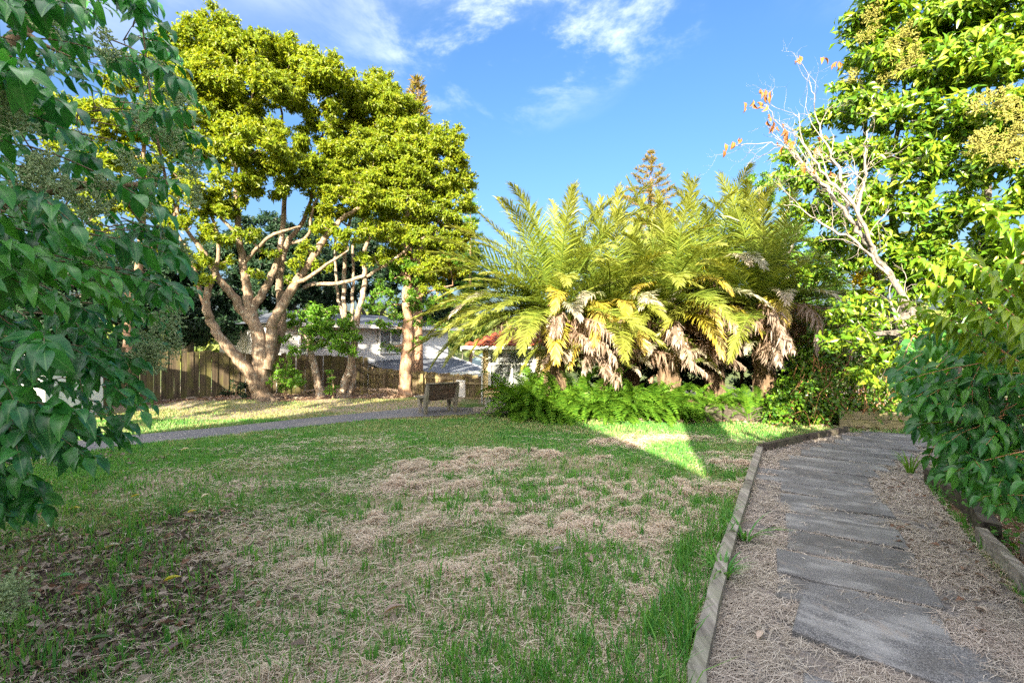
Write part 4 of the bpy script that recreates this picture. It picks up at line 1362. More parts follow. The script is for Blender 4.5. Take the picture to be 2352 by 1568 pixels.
for nm, lab, px, py, d, bl in bgs:
    base = np.array(W(px, 784, d)); base[2] = float(hgt(base[0], base[1]))
    pyb = 784 - (base[2] - CAM_H) / d * FPX
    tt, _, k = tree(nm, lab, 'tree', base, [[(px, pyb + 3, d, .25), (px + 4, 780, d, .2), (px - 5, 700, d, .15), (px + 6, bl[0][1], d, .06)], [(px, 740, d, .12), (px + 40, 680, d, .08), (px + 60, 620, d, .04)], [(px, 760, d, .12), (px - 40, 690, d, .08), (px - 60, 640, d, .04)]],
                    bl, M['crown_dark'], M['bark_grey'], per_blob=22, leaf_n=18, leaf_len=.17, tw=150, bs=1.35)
    nl += k


# ------------------------------------------------------------------ conifers
def conifer(label, px, top, d, base_r, wd, lo, bare=.0, mat='pine', n_wh=15, droop=.12, dens=1.0):
    x, y, _ = W(px, 784, d); zb = float(hgt(x, y)); zt = W(px, top, d)[2]
    t = thing('conifer', label, 'tree', (x, y, zb))
    m = MB(); n = 9
    zz = np.linspace(zb - .1, zt, n)
    m.tube(np.c_[x + rng.normal(0, .03, n), y + rng.normal(0, .03, n), zz], np.linspace(base_r, .015, n), 7, True)
    P, A = [], []
    z0 = W(px, lo, d)[2]
    for i in range(n_wh):
        f = i / (n_wh - 1); z = z0 + (zt - .05 - z0) * f
        L = wd / FPX * d * (1 - f) ** .8 + .12
        k = rng.integers(4, 7)
        for q in range(k):
            a = q / k * 2 * np.pi + rng.uniform(-.4, .4); l = L * rng.uniform(.6, 1.1)
            dr = np.array((np.cos(a), np.sin(a), 0))
            tt = np.linspace(0, 1, 6)[:, None]
            C = np.array((x, y, z)) + dr * l * tt + np.array((0, 0, 1)) * (l * (-droop * np.sin(tt * 2.2) + .22 * tt ** 2.2))
            m.tube(C, np.linspace(.022, .006, 6) * max(l, .4), 4, False)
            nn = int((20 + 60 * l) * dens)
            u = rng.random((nn, 1)) ** .7 * .8 + .2
            j = np.minimum((u * 5).astype(int), 4)[:, 0]; fr = u * 5 - j[:, None]
            pos = C[j] * (1 - fr) + C[j + 1] * fr + rng.normal(0, .06, (nn, 3)) * (1, 1, .7)
            P.append(pos); A.append(norm(dr * .6 + rng.normal(0, .5, (nn, 3)) + (0, 0, .55)))
    P = np.concatenate(P); A = np.concatenate(A)
    m.obj('trunk', M['bark_red'], t, True)
    v, f = stamp(*leaf_lo(.20, .04, -.08), P, frames(A, unit(len(P))), .22 * (.7 + .6 * rng.random(len(P))))
    o = MB().add(v, *f).obj('crown', M[mat], t); o['kind'] = 'stuff'


conifer('open rusty green pine rising behind the palms against the sky', 1495, 350, 31, .20, 105, 560, n_wh=15, dens=1.3)
conifer('reddish conifer whose narrow tip tops the yellow crowns', 958, 182, 18.5, .25, 75, 560, n_wh=24, dens=.9)
conifer('short gold green conifer at the right end of the yellow crowns', 1082, 450, 26, .12, 52, 800, n_wh=20, dens=1.3, mat='crown_mid')

# pale bushy hillside far behind, seen between the white house and the cream house
for i, (px, py, r, d) in enumerate(((1085, 785, 30, 60), (1062, 800, 18, 52), (1105, 815, 22, 50), (1130, 770, 34, 66), (1040, 775, 26, 70))):
    x, y, z = W(px, py, d); zb = float(hgt(x, y))
    t = thing('hill_bush', ('pale bush on the hillside between the two houses', 'small pale bush right above the grey lower roof', 'pale bush on the hillside just left of the cream house', 'pale round tree on the hillside behind the red tiled roof', 'pale tree on the hillside above the white house end')[i], 'bush', (x, y, zb), 'bushes on the far hillside')
    b = [(np.array((x, y, z)), r / FPX * d), (np.array((x + .6, y, z - r / FPX * d * .7)), r / FPX * d * .8)]
    P, A, N, S, tips = crown_leaves(b, 10, 10, .30)
    m = MB().tube([(x, y, zb - .1), (x, y, z)], [.12, .04], 5); twiglets(m, tips, 40, .02); m.obj('trunk', M['bark_grey'], t)
    v, f = stamp(*leaf_lo(), P, frames(A, N), S)
    MB().add(v, *f).obj('crown', M['hill_leaf'], t)['kind'] = 'stuff'
for i, (px, py, r, d, lab) in enumerate(((1745, 430, 40, 20, 'loose gold green tree showing above the palm fronds at the right'), (1800, 560, 60, 17, 'leafy tree behind the right end of the palms'))):
    x, y, z = W(px, py, d)
    zb = float(hgt(x, y)); pyb = 784 - (zb - CAM_H) / d * FPX
    tree('background_tree', lab, 'tree', (x, y, zb), [[(px, pyb + 3, d, .22), (px + 8, 700, d, .16), (px, 560, d, .1), (px, py, d, .04)], [(px, 600, d, .08), (px + 40, 520, d, .05), (px + 70, 470, d, .03)]],
         [(px, py, r, d), (px + 40, py + 40, r, d), (px - 30, py + 50, r * .8, d), (px + 60, py + 110, r, d), (px, py + 120, r, d)], M['crown_mid'], M['bark_white'], per_blob=26, leaf_n=22, leaf_len=.13, tw=200)
# wooded hillside far off, one mass of crowns
fp, fa, fn, fs = [], [], [], []
for i in range(150):
    yy = rng.uniform(62, 150); xx = rng.uniform(-1.25, 1.0) * yy; z0 = float(hgt(xx, yy))
    b = [(np.array((xx, yy, z0 + rng.uniform(1.5, 4))), rng.uniform(2.0, 4.0))]
    a_ = crown_leaves(b, .8, .35, 1.5, sub_r=.4)
    fp.append(a_[0]); fa.append(a_[1]); fn.append(a_[2]); fs.append(a_[3])
v, f = stamp(*leaf_2(.7), np.concatenate(fp), frames(np.concatenate(fa), np.concatenate(fn)), np.concatenate(fs))
MB().add(v, *f).obj('hillside_wood', M['hill_leaf'])['kind'] = 'stuff'


# ------------------------------------------------------------------ palms
def frond_mesh(name, L, elev, bend, nl_, ll, mat, seed, dead=False, vee=.35, wd=.034, droop=.35, ragged=0.0, start=.14):
    r = np.random.default_rng(seed)
    n = 15; t = np.linspace(0, 1, n)
    ang = R(elev) - R(bend) * t ** 1.35
    ds = L / (n - 1)
    x = np.concatenate([[0], np.cumsum(np.cos((ang[1:] + ang[:-1]) / 2) * ds)]); z = np.concatenate([[0], np.cumsum(np.sin((ang[1:] + ang[:-1]) / 2) * ds)])
    C = np.c_[x, .03 * L * np.sin(t * 3 + seed) * t, z]
    m = MB()
    m.tube(C, np.interp(t, [0, .1, 1], [.035, .02, .004]), 5, False)
    s = np.linspace(start, .995, nl_)
    P0 = np.stack([np.interp(s, t, C[:, k]) for k in range(3)], 1)
    a = np.interp(s, t, ang)
    T = np.stack([np.cos(a), 0 * a, np.sin(a)], 1); Nn = np.stack([-np.sin(a), 0 * a, np.cos(a)], 1); Y = np.array((0, 1.0, 0))
    ln = ll * np.interp(s, [0, .12, .3, .55, .85, 1], [.45, .75, 1, .98, .62, .32])
    fa = R(1) * np.interp(s, [0, .5, 1], [72, 52, 22])
    V, F = [], []
    c = 0
    for sd in (-1, 1):
        for i in range(nl_):
            if ragged and r.random() < ragged: continue
            f = fa[i] + r.normal(0, .10); v = vee + r.normal(0, .14)
            d = T[i] * np.cos(f) + (Y * sd * np.cos(v) + Nn[i] * np.sin(v)) * np.sin(f)
            l = ln[i] * r.uniform(.85, 1.1)
            if dead:
                d1 = norm(d * .9 + np.array((0, 0, -.45)) + r.normal(0, .18, 3)); d2 = norm(d * .25 + np.array((0, 0, -1.0)) + r.normal(0, .22, 3))
                p1 = P0[i] + d1 * l * .35; p2 = p1 + d2 * l * .62; l *= 1
                wv = norm(np.cross(d2, r.normal(0, 1, 3)))
            else:
                d1 = norm(d + (0, 0, -.15 * droop)); d2 = norm(d + np.array((0, 0, -1)) * droop * (1 + r.normal(0, .4)))
                p1 = P0[i] + d1 * l * .55; p2 = p1 + d2 * l * .5
                wv = norm(T[i] - d1 * (T[i] @ d1) + Nn[i] * r.normal(0, .25))
            w = wd * r.uniform(.8, 1.2)
            V += [P0[i] - wv * w * .3, P0[i] + wv * w * .3, p1 - wv * w * .5, p1 + wv * w * .5, p2]
            F.append(c); c += 5
    F = np.array(F)[:, None]
    m.add(np.array(V), np.concatenate([F + np.array((0, 1, 3, 2))]), np.concatenate([F + np.array((2, 3, 4))]))
    return m.mesh(name, mat, False)


LIVE = {}
for e in (86, 72, 58, 44, 30, 16, 2):
    LIVE[e] = [frond_mesh('frond', 3.2, e, b, 88, .52, M['frond_green'], e * 7 + b, vee=.32, wd=.025) for b in ((24, 46, 66) if e > 50 else (40, 62))]
YEL = [frond_mesh('frond', 2.2, e, b, 56, .46, M['frond_yellow'], e + b, droop=.75, vee=.15) for e, b in ((55, 110), (40, 115), (25, 95), (65, 130), (10, 80))]
DRYTIP = [frond_mesh('frond', 2.5, e, b, 58, .46, M['frond_tip'], e + b + 3, droop=.6) for e, b in ((30, 75), (14, 60), (45, 95))]
DEAD = [frond_mesh('frond', l, e, b, 60, .52, M['frond_dead'], e + 200 + b, dead=True, ragged=.12, wd=.04, droop=1) for l, e, b in ((2.0, 8, 42), (2.2, 18, 60), (1.8, -5, 36), (2.3, 25, 80), (1.9, 0, 55), (2.5, 30, 130))]
rq = np.random.default_rng(77)


def palm(label, px, py, d, n_live, n_yel, n_dead, sc=1.0, skip=None, back=True, emin=2, lean=0):
    c = W(px, py, d); zb = float(hgt(c[0], c[1]))
    t = thing('palm', label, 'palm', (c[0], c[1], zb), 'palms in the clump by the cream house')
    m = MB(); k = 10
    zz = np.linspace(zb - .1, c[2] + .15, k)
    m.tube(np.c_[np.full(k, c[0]), np.full(k, c[1]), zz], np.linspace(.26, .20, k) * (1 + .15 * (np.arange(k) % 2)), 9, True, .25)
    for i in range(24):      # old leaf bases
        a = i * 2.4; z = zb + .2 + (c[2] - zb) * i / 42
        o = np.array((np.cos(a), np.sin(a), 0))
        m.bar(np.array((c[0], c[1], z)) + o * .17, np.array((c[0], c[1], z + .20)) + o * .27, .10, .03)
    m.obj('trunk', M['bark_palm'], t)
    es = sorted(LIVE, reverse=True)

    def add(me, az, s, dz=0.0, tilt=0.0):
        o = bpy.data.objects.new('frond', me); COL.objects.link(o); o.parent = t
        ob = .12
        o.location = (math.cos(az) * ob, math.sin(az) * ob, c[2] - zb + dz)
        o.rotation_euler = (tilt, rq.normal(0, .03), az); o.scale = (s, s, s)
    for i in range(n_live):
        f = i / max(n_live - 1, 1)
        az = i * 2.39996 + rq.normal(0, .2) + px
        e = es[min(int(f ** .85 * len(es)), len(es) - 1)]
        if e < emin: e = [q for q in es if q >= emin][-1]
        if skip and skip(az % (2 * math.pi), e): continue
        me = LIVE[e][rq.integers(len(LIVE[e]))]
        if e <= 16 and rq.random() < .4: me = DRYTIP[rq.integers(3)]
        add(me, az, sc * rq.uniform(.82, 1.06), .15 * (1 - f), rq.normal(0, .12))
    for i in range(n_yel):
        az = rq.uniform(math.pi * (.95 if px > 1300 else 1.3), math.pi * 2.05)
        add(YEL[rq.integers(len(YEL))], az, sc * rq.uniform(.8, 1.1), -.12 + rq.normal(0, .12), rq.normal(0, .15))
    for i in range(n_dead):
        az = rq.uniform(math.pi * (.9 if px > 1300 else 1.45), math.pi * 2.1)
        add(DEAD[rq.integers(5)], az, rq.uniform(.8, 1.1), -.2 - rq.uniform(0, .65), rq.normal(0, .2))
    for i in range(11):      # young low fronds round the foot
        az = rq.uniform(math.pi * (1.0 if px > 1300 else 1.5), math.pi * 2.0)
        e = (72, 58, 44, 30)[rq.integers(4)]
        add(LIVE[e][rq.integers(2)] if i % 3 else DRYTIP[rq.integers(3)], az, rq.uniform(.38, .58), -rq.uniform(.7, 1.3), rq.normal(0, .15))
    return t, add, c


def skipA(az, e): return 0.15 < az < math.pi - .15 and e < 50


pa = palm('leftmost palm of the clump, long green fronds reaching over the house roof', 1275, 715, 10.9, 42, 5, 5, 1.0, skipA)
# long low fronds reaching left over the bench
for (az, e, k, s) in ((R(176), 2, 0, 1.12), (R(168), 16, 1, 1.05), (R(186), 16, 0, 1.05), (R(192), 2, 1, 1.0), (R(172), 30, 1, 1.0), (R(181), 44, 1, 1.0), (R(205), 16, 1, .9), (R(215), 30, 1, .95), (R(225), 16, 0, .85), (R(200), 44, 0, 1.0), (R(150), 58, 1, 1.0), (R(160), 44, 0, 1.0), (R(235), 30, 0, .9), (R(190), 58, 1, 1.0), (R(212), 2, 0, .85), (R(222), 16, 1, .8), (R(232), 2, 1, .8), (R(243), 16, 0, .85), (R(252), 2, 0, .7), (R(218), 30, 0, .8), (R(206), 2, 1, .75)):
    pa[1](LIVE[e][k], az, s, -.05, rq.normal(0, .08))
pb = palm('second palm from the left, upright centre and drooping yellow fronds', 1400, 745, 11.4, 40, 9, 10)
pc_ = palm('palm in the middle of the clump with a skirt of dead fronds', 1535, 715, 11.2, 38, 10, 16)
pd_ = palm('palm right of the middle, tallest upright fronds', 1640, 670, 12.2, 42, 6, 8, 1.0)
pe_ = palm('rear palm between the two middle ones, top just above them', 1450, 700, 13.2, 34, 4, 0, .95)
pf_ = palm('rightmost palm of the clump, dark shaded fronds arching right', 1755, 715, 11.0, 42, 1, 14, 1.0)
for (az, s, dz) in ((R(208), .8, -.15), (R(228), .9, -.3), (R(245), .85, -.4), (R(262), .9, -.3)): pa[1](DEAD[int(s * 100) % 5], az, s, dz, 0)
for (az, e, k, s) in ((R(4), 16, 0, 1.1), (R(-8), 30, 1, 1.1), (R(10), 44, 1, 1.1), (R(-14), 2, 0, 1.0), (R(0), 58, 1, 1.05)):
    pf_[1](LIVE[e][k], az, s, 0, rq.normal(0, .08))
for p_, azs in ((pf_, (R(250), R(275), R(300))), (pc_, (R(300),))):      # long dead fronds hanging nearly to the ground
    for az in azs: p_[1](DEAD[5], az, 1.0, -.15, rq.normal(0, .1))

for i, (px, py, r, d, lab) in enumerate(((1420, 800, 60, 14.2, 'dark bush behind the middle of the palm clump'), (1560, 780, 70, 14.4, 'dark bush behind the tallest palm'), (1700, 770, 75, 14, 'dark bush behind the right half of the palm clump'), (1830, 790, 70, 13, 'dark bush between the rightmost palm and the ivy bank'))):
    c = W(px, py, d); zb = float(hgt(c[0], c[1])); pyb = 784 - (zb - CAM_H) / d * FPX
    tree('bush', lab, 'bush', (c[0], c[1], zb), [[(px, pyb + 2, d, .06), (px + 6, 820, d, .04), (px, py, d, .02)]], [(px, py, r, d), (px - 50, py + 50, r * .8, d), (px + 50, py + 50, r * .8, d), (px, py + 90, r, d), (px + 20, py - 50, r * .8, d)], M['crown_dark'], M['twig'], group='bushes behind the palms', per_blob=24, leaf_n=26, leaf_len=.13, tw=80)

# ------------------------------------------------------------------ ferns at the foot of the palms


def fern_mesh(L, elev, bend, seed):
    r = np.random.default_rng(seed)
    n = 9; t = np.linspace(0, 1, n); ang = R(elev) - R(bend) * t ** 1.2; ds = L / (n - 1)
    x = np.concatenate([[0], np.cumsum(np.cos(ang[1:]) * ds)]); z = np.concatenate([[0], np.cumsum(np.sin(ang[1:]) * ds)])
    C = np.c_[x, .04 * np.sin(t * 2 + seed), z]
    m = MB(); m.tube(C, np.linspace(.005, .0015, n), 3, False)
    k = 22; s = np.linspace(.16, .99, k)
    P = np.stack([np.interp(s, t, C[:, q]) for q in range(3)], 1); a = np.interp(s, t, ang)
    T = np.stack([np.cos(a), 0 * a, np.sin(a)], 1); N = np.stack([-np.sin(a), 0 * a, np.cos(a)], 1)
    ln = .075 * np.interp(s, [0, .3, .7, 1], [.6, 1, .9, .2])
    V = []
    for sd in (-1, 1):
        for i in range(k):
            d = norm(np.array((0, sd, 0)) + T[i] * .25 + N[i] * (.12 + r.normal(0, .15)))
            w = .024
            V += [P[i] - T[i] * w * .5, P[i] + T[i] * w * .5, P[i] + d * ln[i] + T[i] * w * .45, P[i] + d * ln[i] - T[i] * w * .1]
    F = np.arange(2 * k)[:, None] * 4 + np.arange(4)
    m.add(np.array(V), F)
    return m.mesh('frond', M['fern'])


FERN = [fern_mesh(l, e, b, i) for i, (l, e, b) in enumerate(((.75, 82, 70), (.7, 70, 90), (.8, 62, 95), (.65, 48, 85), (.75, 75, 120), (.6, 35, 80)))]


def fern(label, x, y, n, sc, zoff=0):
    z = float(hgt(x, y))
    t = thing('fern', label, 'fern', (x, y, z), 'sword ferns below the palms')
    for i in range(n):
        az = i * 2.4 + rq.normal(0, .3); rad = .22 * math.sqrt(rq.random())
        o = bpy.data.objects.new('frond', FERN[rq.integers(6)]); COL.objects.link(o); o.parent = t
        o.location = (rad * math.cos(az), rad * math.sin(az), rq.uniform(0, .1) + zoff)
        o.rotation_euler = (rq.normal(0, .15), rq.normal(0, .12), az + rq.normal(0, .5)); o.scale = [sc * rq.uniform(.75, 1.15)] * 3


fx = [(.18, 11.0, .95, 30), (.30, 10.55, 1.0, 30), (.45, 11.2, 1.2, 30), (.5, 10.35, 1.1, 30), (.62, 10.9, 1.45, 30), (.95, 10.3, 1.05, 30), (1.15, 10.8, 1.4, 28), (1.38, 10.25, 1.0, 30), (1.75, 10.2, 1.0, 30), (1.65, 10.75, 1.3, 28), (2.12, 10.2, 1.0, 30), (2.25, 10.7, 1.25, 28), (2.5, 10.2, 1.0, 30), (2.85, 10.2, 1.0, 30), (2.85, 10.7, 1.25, 28), (3.2, 10.2, .95, 30), (3.5, 10.55, 1.15, 28), (3.62, 10.15, .85, 24), (4.1, 10.3, .85, 22), (4.55, 10.4, .8, 20), (5.15, 10.0, .95, 22), (5.6, 10.2, .8, 16)]
pos = ['sword fern at the left end of the row, against the house corner', 'sword fern in front of the house window, second at the left end', 'tall sword fern under the house window sill', 'sword fern in the front row just right of the house window', 'tall sword fern in the back row below the leftmost palm', 'sword fern in the front row below the leftmost palm', 'tall back row sword fern between the two left palms', 'sword fern in the front row at the left edge of the sunlit stretch', 'sunlit front row sword fern above the bright patch of lawn', 'back row sword fern behind the sunlit stretch', 'sunlit front row sword fern below the second palm', 'back row sword fern below the second palm', 'sunlit front row sword fern left of the middle palm', 'sunlit front row sword fern below the middle palm', 'back row sword fern below the middle palm', 'front row sword fern at the right edge of the sunlit stretch', 'shaded back row sword fern right of the middle palm', 'shaded low sword fern at the right end of the dense row', 'shaded small sword fern left of the black retaining wall', 'shaded small sword fern above the left end of the retaining wall', 'sword fern growing over the black retaining wall', 'small sword fern at the right end of the retaining wall']
for (x, y, s, n), lab in zip(fx, pos): fern(lab, x, y, int(n * 1.3), s * 1.4, .22 if x > 4.3 and y > 10.15 else 0)

# ------------------------------------------------------------------ panicles (branching flower heads)
def panicle_mesh(name, mat, seed, L=.2):
    r = np.random.default_rng(seed)
    m = MB(); C = np.array([(0, 0, 0), (.01, L * .5, .01), (0, L, -.01)])
    m.tube(C, [.0034, .0024, .0012], 3, False)
    buds = []
    for i in range(11):
        s = .12 + .85 * i / 11
        p = np.array((.01 * np.sin(s * 3), L * s, 0))
        for k in range(3):
            a = r.uniform(0, 6.28)
            d = norm(np.array((np.cos(a), .55, np.sin(a) * .8)))
            l = L * .48 * (1 - s * .75) * r.uniform(.7, 1.2)
            e = p + d * l
            m.tube([p, e], [.0020, .0010], 3, False)
            for q in range(4):
                b = p + d * l * (.3 + .22 * q)
                dd = norm(d + r.normal(0, .8, 3)); ee = b + dd * l * .38
                m.tube([b, ee], [.0008, .0004], 3, False)
                for z in range(3): buds.append(b + (ee - b) * (.4 + .3 * z) + r.normal(0, .0015, 3))
            buds.append(e)
    B = np.array(buds)
    tv = np.array([(1, 1, 1), (-1, -1, 1), (-1, 1, -1), (1, -1, -1)]) * .0036
    v, f = stamp(tv, [np.array([(0, 1, 2), (0, 3, 1), (0, 2, 3), (1, 3, 2)])], B, frames(unit(len(B)), unit(len(B))), np.ones(len(B)))
    m.add(v, *f)
    return m.mesh(name, mat)


PAN = [panicle_mesh('flower_head', M['panicle'], i) for i in range(4)]
PANG = [panicle_mesh('flower_head', M['panicle_gold'], 10 + i) for i in range(3)]


def heads(root, spots, meshes, size, near=1.0):
    off = np.array(wloc(root))
    for (px, py, d) in spots:
        P = W(px, py, d * near)
        A = norm(np.array((rng.normal(.25, .3), rng.normal(-.25, .3), 1.0)))
        put('flower_head', meshes[rng.integers(len(meshes))], root, M=mat4(frames(A[None], unit(1))[0], P - A * size * .4 - off, size / .2 * rng.uniform(.85, 1.25)))


HI = [leaf_hi(.48, .11, .35), leaf_hi(.44, .14, .55), leaf_hi(.52, .08, .22), leaf_hi(.46, .12, .42)]
NAR = [leaf_hi(.38, .19, .45), leaf_hi(.34, .22, .62), leaf_hi(.40, .15, .30)]
MID = leaf_hi(.48, .11, .40, 3)
MED = [leaf_hi(.46, .10, .35, 4), leaf_hi(.42, .12, .5, 4)]


def spray(tip, back, L, n_pair, leaf, bare=.25, sag=.15, down=.7, m=None, r=.005, flat=False):
    """one shoot ending at tip, coming from direction -back; opposite leaves"""
    b = norm(back)
    s = np.linspace(0, 1, 9)
    C = tip - b * L * (1 - s)[:, None] + np.array((0, 0, -1)) * (sag * L * (s ** 2 - 1))[:, None]
    C += rng.normal(0, .006 * L, C.shape) * np.sin(s * np.pi)[:, None]
    if m is not None: m.tube(C, np.linspace(r, r * .3, 9), 4, False)
    P, A, N, S = [], [], [], []
    for i in range(n_pair):
        u = bare + (1 - bare) * (i + .5) / n_pair
        p = np.array([np.interp(u, s, C[:, k]) for k in range(3)]); T = norm(C[min(int(u * 8) + 1, 8)] - C[int(u * 8)])
        side = norm(np.cross(T, (0, 0, 1)))
        if i % 2 and not flat:
            side = norm(side * .45 + np.cross(side, T) * .8)
        for sd in (-1, 1):
            a = norm(T * rng.uniform(.25, .6) + side * sd * rng.uniform(.6, .95) + np.array((0, 0, -down * rng.uniform(.6, 1.4))) + rng.normal(0, .12, 3))
            nn = norm(np.array((0, 0, .8)) + T * .25 + side * sd * .25 + np.array((0, -.60, 0)) + rng.normal(0, .30, 3))
            P.append(p); A.append(a); N.append(nn); S.append(leaf * rng.uniform(.72, 1.12) * (1 - .3 * max(0, u - .85) / .15))
    a = norm(norm(C[8] - C[7]) + (0, 0, -.3)); P.append(tip); A.append(a); N.append(norm(np.array((0, -.2, 1.0)))); S.append(leaf * .8)
    return P, A, N, S, C


# ------------------------------------------------------------------ dark glossy tree at the left edge
BND = np.array([(-80, 350), (0, 372), (60, 400), (120, 430), (200, 455), (260, 470), (320, 490), (380, 512), (410, 440), (460, 400), (520, 410), (580, 430), (650, 478), (700, 430), (750, 425), (790, 400), (850, 300), (900, 345), (945, 372), (975, 300), (1018, 340), (1045, 260), (1090, 110), (1140, 95), (1170, 130), (1205, 70), (1230, 20)])


def left_tree():
    t = thing('glossy_tree', 'dark glossy leaved tree hanging into the picture from the left edge, with pale flower heads', 'tree', (-4.6, 3.0, 0))
    base = np.array((-4.6, 3.0, 0.0))
    m = MB()
    tr = [limb_w(m, [(-4.6, 3.0, -.05, .16), (-4.55, 2.95, .8, .13), (-4.4, 3.0, 1.7, .11), (-4.3, 3.05, 2.8, .08), (-4.1, 3.0, 4.2, .04), (-3.8, 3.1, 5.4, .015)]),
          limb_w(m, [(-4.5, 2.95, .9, .09), (-4.1, 2.7, 1.3, .06), (-3.5, 2.5, 1.45, .035), (-2.9, 2.4, 1.35, .015)]),
          limb_w(m, [(-4.4, 3.0, 1.7, .09), (-3.8, 2.9, 2.3, .06), (-3.0, 2.9, 2.7, .035), (-2.2, 2.9, 2.75, .015)]),
          limb_w(m, [(-4.3, 3.05, 2.6, .08), (-3.8, 3.2, 3.6, .05), (-3.0, 3.3, 4.4, .025), (-2.4, 3.3, 4.6, .012)]),
          limb_w(m, [(-4.5, 2.95, 1.2, .07), (-4.0, 2.3, 1.7, .05), (-3.2, 2.0, 2.0, .03), (-2.5, 1.9, 2.0, .012)])]
    P, A, N, S = [], [], [], []
    tips = []
    # shoots that make the outline
    for y in list(range(-60, 1210, 24)):
        b = np.interp(y, BND[:, 0], BND[:, 1]) - 14
        tips.append((b - rng.uniform(0, 30), y + rng.normal(0, 6), rng.uniform(1.9, 3.2)))
    for i in range(290):
        y = rng.uniform(-120, 1190)
        b = np.interp(y, BND[:, 0], BND[:, 1])
        x = b - (b + 160) * rng.random() ** 1.0 - 10
        d = rng.uniform(1.9, 3.9) if y < 820 else rng.uniform(1.9, 2.7)
        if x < 180 and rng.random() < .25: d = rng.uniform(1.35, 1.9)
        # keep a few windows open to what lies behind
        if 180 < x < 330 and 225 < y < 330 and rng.random() < .8: continue
        if 230 < x < 420 and 440 < y < 560 and rng.random() < .45: continue
        if y > 830 and x > 90 and rng.random() < .55: continue
        tips.append((x, y, d))
    for (x, y, d) in tips:
        tip = W(x, y, d)
        back = np.array((1.0, rng.normal(-.15, .35), -.10 + rng.normal(0, .15)))
        L = rng.uniform(.38, .62) * (d / 2.4) ** .5
        p, a, n, s, C = spray(tip, back, L, rng.integers(5, 9), rng.uniform(.098, .135), sag=.22, down=.62, m=m, r=.0042)
        P += p; A += a; N += n; S += s
        if rng.random() < .75:
            twig_to(m, tr, C[0], .004, 4, .02)
    FP, FA, FN, FS = [], [], [], []      # fresh lighter shoots close to the viewer
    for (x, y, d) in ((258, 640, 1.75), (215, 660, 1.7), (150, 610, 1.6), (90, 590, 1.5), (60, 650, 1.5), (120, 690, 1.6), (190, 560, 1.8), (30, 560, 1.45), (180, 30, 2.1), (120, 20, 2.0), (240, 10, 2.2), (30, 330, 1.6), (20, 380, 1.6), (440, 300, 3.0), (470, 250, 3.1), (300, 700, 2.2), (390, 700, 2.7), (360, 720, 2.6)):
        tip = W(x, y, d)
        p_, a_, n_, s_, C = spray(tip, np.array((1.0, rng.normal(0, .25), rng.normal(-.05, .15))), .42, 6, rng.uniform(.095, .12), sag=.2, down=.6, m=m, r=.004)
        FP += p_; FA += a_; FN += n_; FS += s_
        twig_to(m, tr, C[0], .004, 4, .02)
    bl = []
    for i in range(36):      # the rest of the crown, beyond the left edge of the view
        yy = rng.uniform(1.5, 6.5); xx = rng.uniform(-9.5, -1.16 * yy - .6) if yy < 5 else rng.uniform(-10, -8)
        bl.append((np.array((xx, yy, rng.uniform(3.6, 6.8) if i % 5 else rng.uniform(1.5, 3))), rng.uniform(.5, .85)))
    for c, r in bl: twig_to(m, tr, c)
    bp, ba, bn, bs_, bt = crown_leaves(bl, 34, 26, .12)
    m.obj('trunk', M['twig'], t, True)
    v, f = stamp(*leaf_2(), bp, frames(ba, bn), bs_)
    MB().add(v, *f).obj('foliage', M['privet'], t)['kind'] = 'stuff'
    ms = np.array(S)
    plant_leaves(t, P, A, N, ms, HI, M['privet_vein'], 200, lo=MID, mass=M['privet'])
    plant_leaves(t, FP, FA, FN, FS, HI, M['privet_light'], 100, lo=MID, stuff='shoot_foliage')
    heads(t, [(15, 255, 1.6), (38, 232, 1.65), (30, 285, 1.6), (78, 415, 1.6), (60, 440, 1.6), (100, 405, 1.65), (180, 490, 1.9), (210, 475, 1.95), (120, 55, 2.0), (245, 120, 2.3), (335, 160, 2.6), (400, 215, 2.8), (415, 270, 2.8), (345, 300, 2.6), (400, 335, 2.7), (300, 400, 2.4), (350, 430, 2.6), (330, 490, 2.5), (385, 545, 2.8), (410, 600, 2.8), (230, 640, 2.0), (385, 745, 2.6), (405, 800, 2.6), (350, 805, 2.5), (370, 835, 2.5), (320, 840, 2.4), (445, 400, 2.9), (440, 465, 2.9), (40, 1360, 1.8), (25, 1385, 1.75)], PAN, .17, .94)
    return len(P)


def limb_w(m, pts, seg=7, wob=.12, n=5):
    C = curve(np.array(pts, float), n)
    C[:, 3] = np.maximum(C[:, 3], .003)
    m.tube(C[:, :3], C[:, 3], seg, True, wob)
    return C


left_tree()


def shade_tree():
    t = thing('tree', 'broad leafy tree standing beyond the white shed, dappling the fence', 'tree', (-12.6, 4.2, 0))
    m = MB(); sk = [limb_w(m, [(-12.6, 4.2, -.1, .2), (-12.5, 4.2, 2, .16), (-12, 4.2, 4, .1), (-11.6, 4, 6, .04)])]
    bl = [(np.array((rng.uniform(-15, -9.4), rng.uniform(2.6, 5.6), rng.uniform(3.0, 6.9))), rng.uniform(.45, .8)) for i in range(46)]
    for c, r in bl: twig_to(m, sk, c)
    bp, ba, bn, bs_, bt = crown_leaves(bl, 26, 22, .13)
    m.obj('trunk', M['bark_grey'], t, True)
    v, f = stamp(*leaf_2(), bp, frames(ba, bn), bs_)
    MB().add(v, *f).obj('crown', M['crown_mid'], t)['kind'] = 'stuff'


shade_tree()


